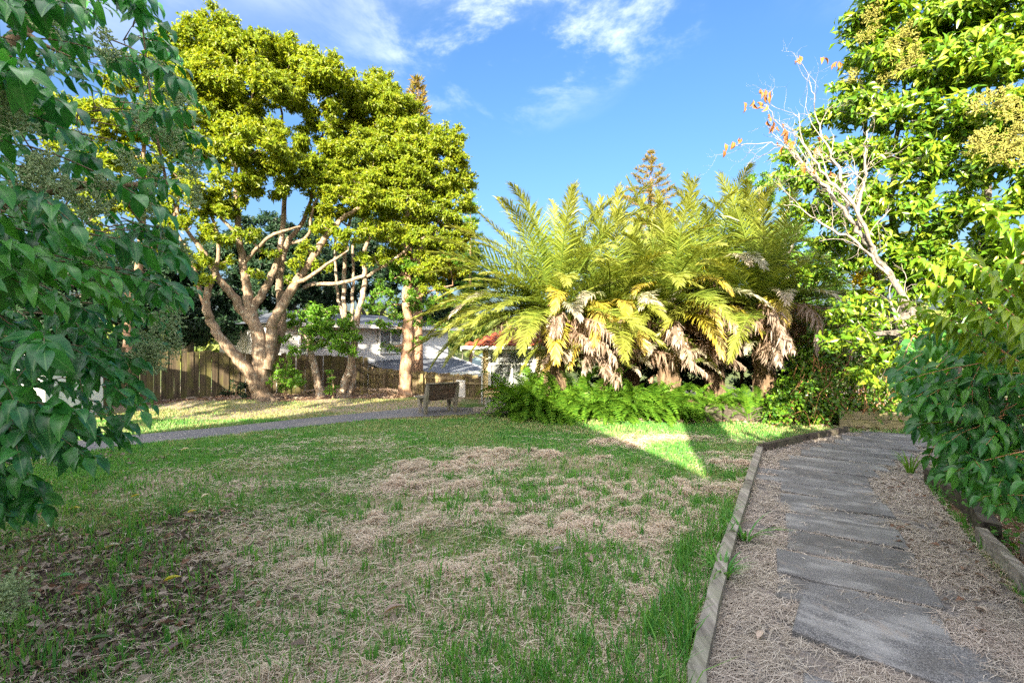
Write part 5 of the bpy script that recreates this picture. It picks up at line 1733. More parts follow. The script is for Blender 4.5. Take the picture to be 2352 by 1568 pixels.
# ------------------------------------------------------------------ right: tall evergreen, golden shrub, dead limbs, front shrub, ivy bank
def right_tree():
    g = G(2150, 930)
    t = thing('evergreen_tree', 'tall broad evergreen with pale stems and golden flower heads filling the upper right', 'tree', g)
    m = MB(); sk = []
    for l in ([(2160, 940, 6.9, .13), (2120, 880, 6.8, .11), (2075, 800, 6.7, .10), (2080, 700, 6.6, .085), (2110, 560, 6.5, .07), (2130, 400, 6.4, .05), (2150, 200, 6.4, .03), (2140, 60, 6.4, .012)],
              [(2110, 870, 6.8, .08), (2060, 790, 6.9, .07), (2030, 700, 7.0, .06), (2000, 560, 7.0, .05), (1980, 420, 7.0, .04), (1990, 250, 7.0, .02)],
              [(2160, 930, 6.9, .10), (2200, 820, 6.6, .085), (2230, 680, 6.3, .07), (2260, 520, 6.0, .055), (2280, 340, 5.8, .04), (2300, 150, 5.7, .02), (2300, -100, 5.6, .015)],
              [(2200, 820, 6.6, .06), (2290, 700, 6.2, .05), (2400, 560, 5.8, .04), (2450, 350, 5.6, .02)],
              [(2080, 640, 6.55, .05), (2050, 480, 6.4, .04), (2060, 330, 6.3, .03), (2080, 180, 6.3, .015)]):
        sk.append(limb(m, l, 7))
    blobs_px = [(1985, 50, 45, 6.6), (2040, 20, 60, 6.4), (2110, 60, 70, 6.1), (2200, 40, 80, 5.8), (2300, 20, 80, 5.5), (2000, 120, 50, 6.6), (1960, 190, 36, 6.8), (2060, 140, 60, 6.2), (2150, 160, 70, 5.8), (2240, 150, 75, 5.6), (2330, 130, 70, 5.3),
                (1930, 260, 40, 6.9), (2000, 240, 55, 6.5), (2080, 250, 60, 6.1), (2170, 270, 65, 5.8), (2260, 270, 70, 5.5), (2340, 260, 60, 5.2), (1870, 290, 34, 7.2), (1850, 350, 36, 7.3), (1820, 405, 38, 7.5), (1930, 345, 50, 6.8), (2020, 340, 55, 6.3), (2110, 360, 60, 6.0), (2200, 380, 60, 5.7), (2290, 380, 60, 5.4),
                (1880, 420, 46, 7.2), (1960, 440, 50, 6.7), (2050, 450, 55, 6.2), (2140, 470, 55, 5.9), (2220, 490, 50, 5.7), (2320, 470, 50, 5.4), (1900, 500, 40, 7.2), (1990, 530, 46, 6.6), (2070, 560, 46, 6.3), (2150, 570, 40, 6.1), (1940, 600, 36, 7.0), (2040, 640, 36, 6.6), (2110, 660, 36, 6.4), (1980, 680, 30, 6.9), (1850, 470, 30, 7.4), (2060, 730, 28, 6.8), (2150, 740, 34, 6.6), (2250, 580, 46, 5.8), (2230, 690, 46, 6.2), (2310, 640, 46, 5.8), (1795, 355, 22, 7.5), (1960, 720, 36, 7.2), (2010, 780, 40, 7.2), (2080, 800, 40, 7), (1930, 780, 34, 7.6), (2120, 860, 36, 6.6), (2000, 850, 34, 7.4), (1900, 560, 36, 7.4), (1870, 620, 34, 7.8), (2050, 590, 40, 6.4), (2160, 640, 40, 6.2), (1985, 755, 30, 5.9), (2045, 815, 32, 5.6), (1960, 700, 26, 6.0), (2085, 750, 28, 5.6), (2020, 875, 28, 5.8), (2095, 880, 24, 5.4), (2290, 560, 50, 5.9), (2350, 600, 50, 5.7), (2200, 600, 44, 6.0), (2330, 545, 44, 5.5), (2240, 640, 44, 6.0), (2120, 610, 40, 6.2), (2180, 530, 40, 6.0), (2010, 690, 26, 5.8), (2130, 790, 28, 5.3), (2100, -70, 70, 6), (2260, -90, 80, 5.6), (2400, 60, 70, 5.2), (2420, 250, 70, 5.1), (2400, 420, 60, 5.2)]
    blobs = [(W(a, b, d), r / FPX * d * 1.12) for a, b, r, d in blobs_px]
    far = []
    for i in range(22):      # the crown goes on beyond the right edge of the view
        yy = rng.uniform(4.6, 8.4); far.append((np.array((yy * 1.16 + .6 + rng.uniform(0, 3.2), yy, rng.uniform(3.6, 7.4))), rng.uniform(.4, .7)))
    P, A, N, S, tips = crown_leaves(blobs, 110, 26, .118, sub_r=.42, droop=.35, jit=.9)
    for c, r in blobs: twig_to(m, sk, c)
    pc = np.unique(tips[:, :3].round(3), axis=0)
    for q in pc[rng.permutation(len(pc))[:380]]: twig_to(m, sk, q, .005, 4, .022)
    twiglets(m, tips, 500, .004)
    for c, r in far: twig_to(m, sk, c)
    bp, ba, bn, bs_, bt = crown_leaves(far, 34, 26, .13)
    v, f = stamp(*leaf_2(), bp, frames(ba, bn), bs_)
    MB().add(v, *f).obj('crown', M['right_leaf'], t)['kind'] = 'stuff'
    m.obj('trunk', M['bark_grey'], t, True)
    print('right leaves', len(P))
    plant_leaves(t, P, A, N, S, MED, M['right_leaf'], 300, lo=leaf_lo(.40, .10, .18), cell=20)
    heads(t, [(2080, 100, 5.9), (2050, 130, 6.0), (2100, 140, 5.8), (2030, 180, 6.2), (2070, 160, 5.9), (2000, 40, 6.2), (1990, 85, 6.3), (1960, 175, 6.5), (2250, 250, 5.2), (2300, 240, 5.0), (2330, 260, 5.0), (2270, 330, 5.1), (2310, 350, 5.0), (2340, 370, 4.9), (2240, 340, 5.2), (2290, 365, 5.0), (2340, 300, 4.9)], PANG, .30)


right_tree()


def dead_tree():
    g = G(2235, 935)
    t = thing('dead_tree', 'leaning grey tree with bleached bare branches and a few hanging brown leaves against the sky', 'tree', g)
    m = MB(); sk = []
    m1 = MB()
    sk.append(limb(m1, [(2240, 940, 5.7, 0.0561), (2215, 895, 5.7, 0.0495), (2170, 820, 5.8, 0.0449), (2110, 745, 5.9, 0.0409), (2060, 660, 6.0, 0.0370), (2010, 585, 6.1, 0.0343), (1975, 535, 6.1, .031)], 8))
    sk.append(limb(m, [(1975, 535, 6.1, 0.0317), (1945, 490, 6.1, 0.0277), (1905, 440, 6.1, 0.0224), (1870, 400, 6.1, 0.0172), (1830, 360, 6.1, 0.0119), (1790, 335, 6.1, 0.0073), (1740, 328, 6.1, 0.0033), (1690, 335, 6.1, 0.0020)], 8))
    sk.append(limb(m, [(1945, 490, 6.1, 0.0224), (1935, 440, 6.05, 0.0198), (1930, 400, 6.0, 0.0172), (1905, 350, 6.0, 0.0132), (1885, 300, 6.0, 0.0092), (1870, 240, 6.0, 0.0053), (1860, 190, 6.0, 0.0026)], 6))
    sk.append(limb(m, [(1905, 440, 6.1, 0.0172), (1880, 420, 6.2, 0.0145), (1850, 385, 6.2, 0.0106), (1815, 340, 6.2, 0.0066), (1790, 290, 6.2, 0.0040), (1760, 240, 6.2, 0.0020)], 6))
    sk.append(limb(m, [(2110, 745, 5.9, 0.0264), (2085, 770, 5.8, 0.0231), (2060, 740, 5.8, 0.0198), (2045, 690, 5.9, 0.0132)], 6))
    sk.append(limb(m, [(2010, 585, 6.1, .020), (1985, 520, 6.0, .024), (1945, 455, 5.95, .02), (1895, 405, 5.9, .015), (1850, 330, 5.9, .008), (1835, 260, 5.9, .004)], 6))
    sk.append(limb(m, [(1975, 535, 6.1, .017), (1972, 470, 6.15, .02), (1990, 400, 6.2, .015), (1985, 330, 6.2, .009), (2010, 270, 6.2, .004)], 6))
    sk.append(limb(m, [(2040, 630, 6.0, .015), (1970, 560, 5.9, .018), (1900, 520, 5.9, .013), (1840, 480, 5.9, .007), (1800, 470, 5.9, .003)], 6))
    m1.obj('trunk', M['bark_grey'], t, True)
    rr = random.Random(4)
    leaf_pos = []

    def rec(p, d, L, r, lev):
        n = 4; C = [p]
        for i in range(n):
            d = norm(d + np.array([rr.gauss(0, .22) for _ in range(3)]) + (0, 0, .06)); C.append(C[-1] + d * L / n)
        m.tube(np.array(C), np.linspace(r, r * .45, n + 1), 4, False)
        if lev == 0:
            leaf_pos.append(C[-1]); return
        for k in range(rr.choice((2, 3))):
            q = C[rr.randint(2, n)]
            rec(q, norm(d + np.array([rr.gauss(0, .6) for _ in range(3)])), L * rr.uniform(.5, .75), r * .5, lev - 1)

    for S_ in sk[1:]:
        n = len(S_)
        for i in range(3, n, 3):
            d = norm(S_[min(i + 1, n - 1), :3] - S_[i - 1, :3])
            rec(S_[i, :3], norm(d + np.array([rr.gauss(0, .7), rr.gauss(0, .5), rr.gauss(.2, .5)])), rr.uniform(.25, .5), min(.009, S_[i, 3] * .6), 2)
    ms = [leaf_mesh('leaf', leaf_hi(.45, .25, .3, 4), M['dead_leaf'])]
    off = np.array(wloc(t))
    spots = [(1668, 335), (1680, 325), (1700, 322), (1710, 245), (1730, 235), (1745, 208), (1755, 205), (1762, 215), (1768, 222), (1760, 232), (1735, 240), (1835, 135), (1828, 138), (1888, 133), (1765, 268), (1775, 278), (1785, 285), (1800, 300), (1768, 300), (1815, 310), (1808, 322), (1820, 330), (1790, 330), (1875, 345), (1890, 310), (1920, 150), (1928, 142), (1850, 375), (1870, 390), (1905, 400)]
    for (a, b) in spots:
        for q in range(2):
            P = W(a + rng.normal(0, 5), b + rng.normal(0, 5), 6.1 + rng.normal(0, .1))
            A = norm(np.array((rng.normal(0, .4), rng.normal(0, .4), -1)))
            put('leaf', ms[0], t, M=mat4(frames(A[None], unit(1))[0], P - off, rng.uniform(.08, .13)))
            S_ = np.concatenate(sk)
    sk2 = [np.concatenate(sk)]
    for (a, b) in spots[::2]: twig_to(m, sk2, W(a, b, 6.1), .0018, 3, .005)
    m.obj('branches', M['bark_white'], t, True)['kind'] = 'stuff'


dead_tree()


def gold_shrub():
    g = G(2010, 950)
    t = thing('golden_shrub', 'golden yellow variegated shrub below the leaning dead limb', 'shrub', (g[0], 7.3, 0))
    m = MB(); x, y, z = W(2010, 700, 7.3)
    sk = [limb_w(m, [(g[0], 7.3, -.05, .03), (g[0] - .1, 7.3, .9, .025), (x, 7.3, z, .02), (x - .1, 7.3, z + .8, .012)])]
    blobs = [(W(a, b, d), r / FPX * d) for a, b, r, d in ((1985, 560, 24, 7.1), (2000, 595, 30, 7.0), (1985, 635, 30, 7.0), (2015, 640, 28, 7.0), (2000, 675, 26, 7.0), (1975, 585, 18, 7.1), (2030, 610, 22, 7.1))]
    for c, r in blobs: twig_to(m, sk, c)
    P, A, N, S, tips = crown_leaves(blobs, 120, 9, .10, sub_r=.5, up=.5, droop=-.2)
    for q in np.unique(tips[:, :3].round(3), axis=0)[:40]: twig_to(m, sk, q, .004, 4, .01)
    m.obj('stem', M['bark_grey'], t, True)
    plant_leaves(t, P, A, N, S, MED, M['gold_leaf'], 120, lo=leaf_lo(.38, .1, .12), cell=16)


gold_shrub()


def front_shrub():
    base = np.array((5.0, 3.9, 0.0))
    t = thing('glossy_shrub', 'large glossy leaved shrub at the right edge, long shoots with curved leaves catching the sun', 'shrub', base)
    m = MB(); sk = []
    for l in ([(5.0, 3.9, -.05, .09), (4.9, 3.85, .6, .075), (4.6, 3.8, 1.4, .055), (4.3, 3.75, 2.1, .035), (4.1, 3.7, 2.6, .015)],
              [(5.0, 3.9, .1, .08), (5.2, 3.7, .9, .06), (5.1, 3.5, 1.7, .045), (4.9, 3.4, 2.5, .025), (4.7, 3.35, 3.0, .01)],
              [(4.95, 3.85, .3, .06), (4.6, 3.7, .7, .045), (4.2, 3.75, .9, .03), (3.9, 3.8, 1.0, .012)],
              [(5.0, 3.9, .05, .06), (4.7, 4.1, .4, .045), (4.35, 4.3, .6, .03), (4.1, 4.4, .6, .012)]): sk.append(limb_w(m, l))
    P, A, N, S = [], [], [], []
    YP, YA, YN, YS = [], [], [], []
    # long sunlit shoots, tips measured on the photo: tip px,py,d ; root px,py,d
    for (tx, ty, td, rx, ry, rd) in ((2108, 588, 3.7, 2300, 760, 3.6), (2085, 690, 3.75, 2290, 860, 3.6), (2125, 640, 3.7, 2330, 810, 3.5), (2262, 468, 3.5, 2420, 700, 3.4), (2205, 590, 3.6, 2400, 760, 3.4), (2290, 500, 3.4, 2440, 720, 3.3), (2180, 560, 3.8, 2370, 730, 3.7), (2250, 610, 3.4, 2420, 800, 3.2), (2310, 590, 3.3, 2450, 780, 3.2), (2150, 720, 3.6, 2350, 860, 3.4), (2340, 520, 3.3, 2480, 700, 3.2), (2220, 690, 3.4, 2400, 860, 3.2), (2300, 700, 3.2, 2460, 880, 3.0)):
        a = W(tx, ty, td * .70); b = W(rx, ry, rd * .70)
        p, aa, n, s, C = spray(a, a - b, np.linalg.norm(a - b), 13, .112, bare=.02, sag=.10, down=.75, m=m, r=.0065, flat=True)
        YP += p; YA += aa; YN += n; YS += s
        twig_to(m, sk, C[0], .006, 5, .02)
    bl = np.array([(560, 2230), (620, 2150), (700, 2110), (760, 2100), (800, 2065), (850, 2050), (900, 2065), (950, 2080), (1000, 2105), (1050, 2125), (1100, 2170), (1140, 2230), (1180, 2290)])
    for i in range(330):
        y = rng.uniform(600, 1165)
        x0 = np.interp(y, bl[:, 0], bl[:, 1])
        x = x0 + abs(rng.normal(0, 1)) * 130 if i < 90 else rng.uniform(x0, 2460)
        d = rng.uniform(2.7, 3.9) - .3 * sstep(2100, 2350, x)
        if y > 1000: d = min(d, 3.5 - .4 * rng.random())
        if 2060 < x < 2200 and 780 < y < 880 and rng.random() < .6: continue
        if y < np.interp(x, [2050, 2150, 2250, 2352, 2460], [800, 770, 745, 720, 700]): continue
        tip = W(x, y, d)
        if tip[2] < .2: continue
        back = np.array((-.9, rng.normal(-.35, .4), rng.normal(.0, .3) - .1))
        p, aa, n, s, C = spray(tip, back, rng.uniform(.32, .55), rng.integers(5, 8), rng.uniform(.105, .142), bare=.15, sag=.14, down=.75, m=m, r=.004)
        P += p; A += aa; N += n; S += s
        if rng.random() < .8: twig_to(m, sk, C[0], .004, 4, .016)
    bl = [(np.array((rng.uniform(4.7, 6.3), rng.uniform(2.6, 4.2), rng.uniform(.3, 2.5))), rng.uniform(.35, .55)) for i in range(34)]  # unseen foliage right of the view, added to shade the path end
    for c, r in bl: twig_to(m, sk, c)
    bp, ba, bn, bs_, bt = crown_leaves(bl, 60, 22, .12)
    v, f = stamp(*leaf_2(), bp, frames(ba, bn), bs_)
    MB().add(v, *f).obj('foliage', M['privet_front'], t)['kind'] = 'stuff'
    m.obj('stem', M['twig_red'], t, True)
    print('front shrub leaves', len(P))
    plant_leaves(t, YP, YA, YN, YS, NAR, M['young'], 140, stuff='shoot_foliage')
    plant_leaves(t, P, A, N, S, NAR, M['privet_front'], 160, lo=MID)


front_shrub()


def ivy_bank():
    t = thing('ivy_bank', 'bank of sunlit ivy and tangled stems between the palms and the path end', 'ivy', (6.6, 9.9, 0))
    m = MB(); tips = []
    rr = np.random.default_rng(9)
    P, A, N = [], [], []
    for i in range(330):
        px = rr.uniform(1770, 2090); top = np.interp(px, [1790, 1840, 1900, 1960, 2075], [900, 800, 700, 690, 720])
        py = rr.uniform(top, 965)
        d = 10.0 - .55 * sstep(top, 965, py) + rr.normal(0, .18)
        c = W(px, py, d)
        k = 32
        u = norm(rr.normal(0, 1, (k, 3)) + (0, -.7, .3)) * (.10 + .16 * rr.random((k, 1)))
        P.append(c + u); A.append(norm(u * (1, 1, .3) + rr.normal(0, .09, (k, 3)) + (0, 0, -.10))); N.append(norm(u + np.array((0, -.06, .10)) + rr.normal(0, .06, (k, 3))))
        if i % 2:
            b = np.array((c[0] + rr.normal(0, .3), c[1] + .1, 0.02))
            m.tube(curve(np.array([b, (b + c) / 2 + rr.normal(0, .12, 3), c]), 4), np.linspace(.014, .004, 9), 4, False)
    for i in range(70):      # dry fallen stems
        a = W(rr.uniform(1830, 2040), rr.uniform(800, 950), 9.4 + rr.normal(0, .15)); d = norm(np.array((rr.normal(0, .7), rr.normal(0, .2), -1)))
        m.tube([a, a + d * .25 + rr.normal(0, .03, 3), a + d * rr.uniform(.35, .6)], [.007, .006, .003], 3, False)
    m.obj('stems', M['twig_red'], t)
    P = np.concatenate(P); A = np.concatenate(A); N = np.concatenate(N)
    v, f = stamp(*leaf_lo(.75, .08, .12), P, frames(A, N), .075 * (.6 + .8 * rr.random(len(P))))
    MB().add(v, *f).obj('foliage', M['ivy'], t)['kind'] = 'stuff'
    # backing hedge, darker, further behind
    t2 = thing('hedge', 'loose hedge behind the ivy bank with light showing through', 'hedge', (8.2, 11.6, 0))
    bl = [(W(a, b, 11.8), r / FPX * 11.8) for a, b, r in ((1880, 760, 60), (1950, 700, 60), (2020, 740, 60), (2090, 720, 60), (2160, 760, 70), (2240, 720, 70), (1930, 840, 60), (2030, 860, 60), (2130, 860, 70), (2230, 850, 70), (2320, 800, 70), (2330, 700, 70), (1960, 620, 50), (2060, 620, 50))]
    Pp, Aa, Nn, Ss, tp = crown_leaves(bl, 14, 9, .12)
    m = MB()
    for c, r in bl: m.tube([(c[0], c[1], 0), c], [.05, .02], 5)
    twiglets(m, tp, 200); m.obj('stems', M['bark_grey'], t2)
    v, f = stamp(*leaf_lo(), Pp, frames(Aa, Nn), Ss)
    MB().add(v, *f).obj('foliage', M['ivy'], t2)['kind'] = 'stuff'


ivy_bank()


def strap_plant(label, x, y, n, h, mat, spread=.5):
    z = float(gh(np.array([x]), np.array([y]))[0]); t = thing('weed', label, 'weed', (x, y, z))
    m = MB()
    for i in range(n):
        a = rng.uniform(0, 6.28); L = h * rng.uniform(.6, 1.1); o = np.array((np.cos(a), np.sin(a), 0)); tt = np.linspace(0, 1, 5)
        C = np.array((x, y, z)) + o * .03 + o * (spread * L * tt ** 1.6)[:, None] + np.array((0, 0, 1)) * (L * (tt - .35 * tt ** 2.5))[:, None]
        s = np.cross(o, (0, 0, 1)) * .008
        w = (1 - tt ** 2)[:, None]
        V = np.concatenate([C - s * w, C + s * w]); k = np.arange(4)
        m.add(V, np.stack([k, k + 5, k + 6, k + 1], 1))
    m.obj('blades', mat, t)


strap_plant('grassy weed arching over the lawn edging onto the path', 2.05, 4.0, 26, .32, M['grass'], 1.1)
strap_plant('tall grass clump beside the lawn edging board', 1.55, 3.35, 60, .26, M['grass'], .7)
strap_plant('small upright leafy weed at the foot of the glossy shrub by the path', 5.25, 6.0, 40, .42, M['shrub_bright'], .5)
strap_plant('strap leaved clump in front of the ivy at the lawn corner', 6.25, 9.35, 30, .55, M['ivy'], .7)

# ------------------------------------------------------------------ ground cover: lawn blades, tall tufts, dry cuttings, leaf litter


def blades(name, P, H, Wd, mat, lean=.5, kind='stuff'):
    n = len(P)
    a = rng.uniform(0, 2 * np.pi, n); s = np.stack([np.cos(a), np.sin(a), 0 * a], 1) * (Wd / 2)[:, None]
    b = rng.uniform(0, 2 * np.pi, n); l = np.stack([np.cos(b), np.sin(b), 0 * b], 1) * (H * np.abs(rng.normal(0, lean, n)))[:, None]
    up = np.zeros((n, 3)); up[:, 2] = H
    mid = P + up * .6 + l * .35
    tip = P + up * (1 - .25 * lean) + l
    V = np.stack([P - s, P + s, mid - s * .8, mid + s * .8, tip], 1).reshape(-1, 3)
    k = np.arange(n)[:, None] * 5
    return MB().add(V, k + np.array((0, 1, 3, 2)), k + np.array((2, 3, 4))).obj(name, mat)


def strands(P, D, L, Wd, curl=.25, rise=.0):
    n = len(P)
    s = np.stack([-D[:, 1], D[:, 0], 0 * D[:, 0]], 1); s = norm(s + rng.normal(0, .25, (n, 3))) * (Wd / 2)[:, None]
    e = D * (L / 2)[:, None]; c = s / Wd[:, None] * 2 * (L * rng.normal(0, curl * .5, n))[:, None]
    a = P - e; b = P + c + np.stack([0 * L, 0 * L, L * np.abs(rng.normal(0, .06, n)) + rise], 1); d = P + e
    a[:, 2] = np.maximum(a[:, 2], P[:, 2] - .015); d[:, 2] = np.maximum(d[:, 2], P[:, 2] - .015)
    V = np.stack([a - s * .6, a + s * .6, b - s, b + s, d - s * .5, d + s * .5], 1).reshape(-1, 3)
    k = np.arange(n)[:, None] * 6
    return V, [k + np.array((0, 1, 3, 2)), k + np.array((2, 3, 5, 4))]


def scatter(n, y0, y1, x_pad=1.3, p=1.4):
    """ground points over the visible wedge, thinning out with distance"""
    u = rng.random(n)
    q = 2 - p
    y = (y0 ** q + u * (y1 ** q - y0 ** q)) ** (1 / q)
    x = (rng.random(n) * 2 - 1) * (y * 1.14 + x_pad)
    return x, y


def on_lawn(x, y):
    return ~in_poly(x, y, PATH_POLY) & ~in_poly(x, y, ASPH_POLY)


RIGHT_BED = np.array([(3.15, 1.0), (3.2, 2.6), (4.1, 4.0), (5.2, 5.65), (6.9, 7.4), (10, 9), (14, 9), (14, 1)])
far_edge = lambda x: np.interp(x, [-12, -9, -5, -2, -.9, 0, 1, 2, 4, 6, 7], [11.2, 12.6, 13.6, 14.5, 11.0, 10.4, 10.15, 9.95, 9.8, 9.4, 9.0])

# short lawn everywhere
x, y = scatter(420000, 1.2, 14.2, 1.4, 1.55)
g, mu, li = zones(x, y)
keep = on_lawn(x, y) & (y < far_edge(x)) & ~in_poly(x, y, RIGHT_BED) & (rng.random(len(x)) < np.clip(.42 + .75 * sstep(.30, .75, g), 0, 1) * (1 - .93 * mu) * (1 - .72 * sstep(.35, .7, li)))
x, y = x[keep], y[keep]
z = gh(x, y)
tan = (y > 10.1) & (x < -1.0)
P = np.stack([x, y, z], 1)
hh = np.where(tan, .036, .040 + .02 * fbm(x * .8, y * .8, 70)) * (.6 + .8 * rng.random(len(x)))
ww = (.0028 + .0011 * y) * (.7 + .6 * rng.random(len(x)))
sel = fbm(x * 1.1 + 4, y * 1.1, 33, 4) + .10 * rng.normal(0, 1, len(x)) > np.where(tan, .74, .50 + .10 * (y > 8.6))
blades('grass', P[sel], hh[sel], ww[sel], M['grass'], .55).__setitem__('kind', 'stuff')
pt = np.where(tan, .85, np.clip(.10 + .55 * sstep(8.0, 9.8, y) * sstep(-1.5, 1.0, x) + .5 * (fbm(x * 1.7, y * 1.7, 77, 3) - .45), 0, 1))
dry = ~sel & (rng.random(len(x)) < pt)
blades('dry_lawn', P[dry], hh[dry], ww[dry], M['tan_lawn'], .7).__setitem__('kind', 'stuff')
sel2 = ~sel & ~dry
blades('lawn_grass', P[sel2], hh[sel2], ww[sel2], M['lawn'], .7).__setitem__('kind', 'stuff')
# broad leaved weeds and clover in the turf
wx, wy = scatter(420, 1.5, 8.5, .6, 1.3)
k = on_lawn(wx, wy) & ~in_poly(wx, wy, RIGHT_BED); wx, wy = wx[k], wy[k]
nw = 9; wx = np.repeat(wx, nw) + rng.normal(0, .045, len(wx) * nw); wy = np.repeat(wy, nw) + rng.normal(0, .045, len(wy) * nw)
wu = unit(len(wx)); wu[:, 2] = np.abs(wu[:, 2]) * .45 + .12
v, f = stamp(*leaf_lo(.55, .08, .15), np.c_[wx, wy, gh(wx, wy) + .012 + .015 * rng.random(len(wx))], frames(wu, norm(np.array((0, -.2, 1.0)) + rng.normal(0, .3, (len(wx), 3)))), .018 + .030 * rng.random(len(wx)))
MB().add(v, *f).obj('lawn_weeds', M['weed'])['kind'] = 'stuff'

# taller fresh tufts in the foreground
tx, ty = [], []
for i in range(4600):
    cx, cy = scatter(1, 1.3, 7.5, .3, 1.2)
    cx, cy = cx[0], cy[0]
    dens = .25 + .75 * sstep(-1.6, .4, cx) * sstep(-.2, 1.2, cx + 1.2)
    dens *= sstep(7.6, 5.0, cy) * (.30 + .70 * sstep(.44, .66, float(fbm(np.array([cx * 1.4]), np.array([cy * 1.4]), 91, 3)[0]) + .05))
    if abs(cx - (1.25 + (cy - 3.0) * .6)) < .35 and 2.3 < cy < 4.6: dens = .9
    if rng.random() > dens: continue
    k = int(rng.integers(6, 30)); s = rng.uniform(.015, .07)
    tx.append(cx + rng.normal(0, s, k)); ty.append(cy + rng.normal(0, s, k))
tx = np.concatenate(tx); ty = np.concatenate(ty)
kk = on_lawn(tx, ty) & ~in_poly(tx, ty, RIGHT_BED) & (seg_dist(tx, ty, PATH_L) > .05)
tx, ty = tx[kk], ty[kk]
nn_ = len(tx)
hb = (.05 + .135 * rng.random(nn_) ** 1.3) * (1 + .8 * np.exp(-((tx - (1.35 + (ty - 3.0) * .6)) / .35) ** 2) * (ty < 4.6))
blades('tall_grass', np.stack([tx, ty, gh(tx, ty)], 1), hb, .0062 * (.7 + .7 * rng.random(nn_)) + .0007 * ty, M['grass'], .45).__setitem__('kind', 'stuff')

# dry cuttings strewn flat over lawn and path
x, y = scatter(420000, 1.1, 9.8, 1.2, 1.5)
xe = rng.uniform(.3, 7, 260000); ye = 1.2 + 7.4 * rng.random(260000) ** 1.5
ke = in_poly(xe, ye, PATH_POLY)
x = np.concatenate([x, xe[ke]]); y = np.concatenate([y, ye[ke]])
g, mu, li = zones(x, y)
pth = in_poly(x, y, PATH_POLY)
q = fbm(x * 1.0 + .55 * y, y * 2.0 - .3 * x, 61, 4)
band = sstep(.44, .60, q)
dl = np.clip(.06 + .55 * band + .22 * sstep(4.4, 2.2, y), 0, 1) * sstep(-4.8, -1.4, x + .25 * (y - 3)) * sstep(9.6, 6.2, y) * (1 - .75 * sstep(.3, .7, li))
slab = np.zeros(len(x), bool)
for (qx, qy, qa, qw, qd) in PAVERS:
    lx = (x - qx) * np.cos(qa) + (y - qy) * np.sin(qa); ly = -(x - qx) * np.sin(qa) + (y - qy) * np.cos(qa)
    nz = .42 * (fbm(x * 4, y * 4, 8) - .60)
    slab |= (np.abs(lx) < qw / 2 - .02 + nz) & (np.abs(ly) < qd / 2 - .004 + nz * .35)
patch = sstep(.36, .62, .6 * fbm(x * 1.3, y * 1.3, 14, 3) + .4 * fbm(x * 6, y * 6, 24, 2))
dpv = np.where(slab, .012, .06 + .52 * patch) * np.where(y > 6.8, .5, 1)
dens = np.where(pth, dpv, dl) * (1 - .85 * (in_poly(x, y, RIGHT_BED) & ~pth)) * (1 - in_poly(x, y, ASPH_POLY))
keep = rng.random(len(x)) < dens
x, y, pth = x[keep], y[keep], pth[keep]
a = rng.normal(.35, .75, len(x)) + (rng.random(len(x)) < .3) * rng.uniform(0, 3.1, len(x))
D = np.stack([np.cos(a), np.sin(a), rng.normal(0, .10, len(x))], 1)
z = gh(x, y) + np.where(pth, .014 + .020 * rng.random(len(x)), .012 + .022 * rng.random(len(x)))
m = MB()
wcol = pth
XS = np.stack([x, y, z], 1); LS = .05 + .10 * rng.random(len(x)) ** 1.6 + .004 * y; WS = .0017 + .0008 * y * (.5 + rng.random(len(x)))
v, f = strands(XS[pth], D[pth], LS[pth], WS[pth])
MB().add(v, *f).obj('dry_debris', M['straw_grey'])['kind'] = 'stuff'
v, f = strands(XS[~pth], D[~pth], LS[~pth], WS[~pth])
# .05 + .10 * rng.random(len(x)) ** 1.6 + .004 * y, np.where(pth, 1.0, 1) * (.0024 + .0010 * y * (.5 + rng.random(len(x)))))
m.add(v, *f)
n_st = len(x)
# raked heaps of cuttings
hc = 0
for i in range(2200):
    cx = rng.uniform(-2.6, 3.4); cy = rng.uniform(2.3, 8.2)
    if cy > 7.2 and cx < .6: continue
    qv = float(fbm(np.array([cx * 1.0 + .55 * cy]), np.array([cy * 2.0 - .3 * cx]), 61, 4)[0])
    if qv < .585 - .05 * rng.random() or rng.random() < .3 or not on_lawn(np.array([cx]), np.array([cy]))[0] or cx > 1.0 + (cy - 2.4) * .63 or cx < -1.6 + (cy < 3) * -.4 + (cy > 6.5) * .8: continue
    k = int(rng.uniform(90, 230)); rx = rng.uniform(.08, .22); ry = rng.uniform(.05, .11); hgt_ = rng.uniform(.03, .09)
    u = rng.normal(0, 1, (k, 2)) * .55; r2 = (u ** 2).sum(1)
    ca = .35; lx = u[:, 0] * rx; ly = u[:, 1] * ry
    xx = cx + lx * np.cos(ca) - ly * np.sin(ca); yy = cy + lx * np.sin(ca) + ly * np.cos(ca)
    zz = gh(xx, yy) + .01 + hgt_ * np.exp(-r2 * 1.4) * rng.random(k) ** .5
    a = rng.uniform(0, 3.14, k); D = np.stack([np.cos(a), np.sin(a), rng.normal(0, .28, k)], 1)
    v, f = strands(np.stack([xx, yy, zz], 1), norm(D), .05 + .07 * rng.random(k), .0017 + .0008 * cy * (.5 + rng.random(k)), .5)
    m.add(v, *f); hc += k
m.obj('dry_grass', M['straw'])['kind'] = 'stuff'

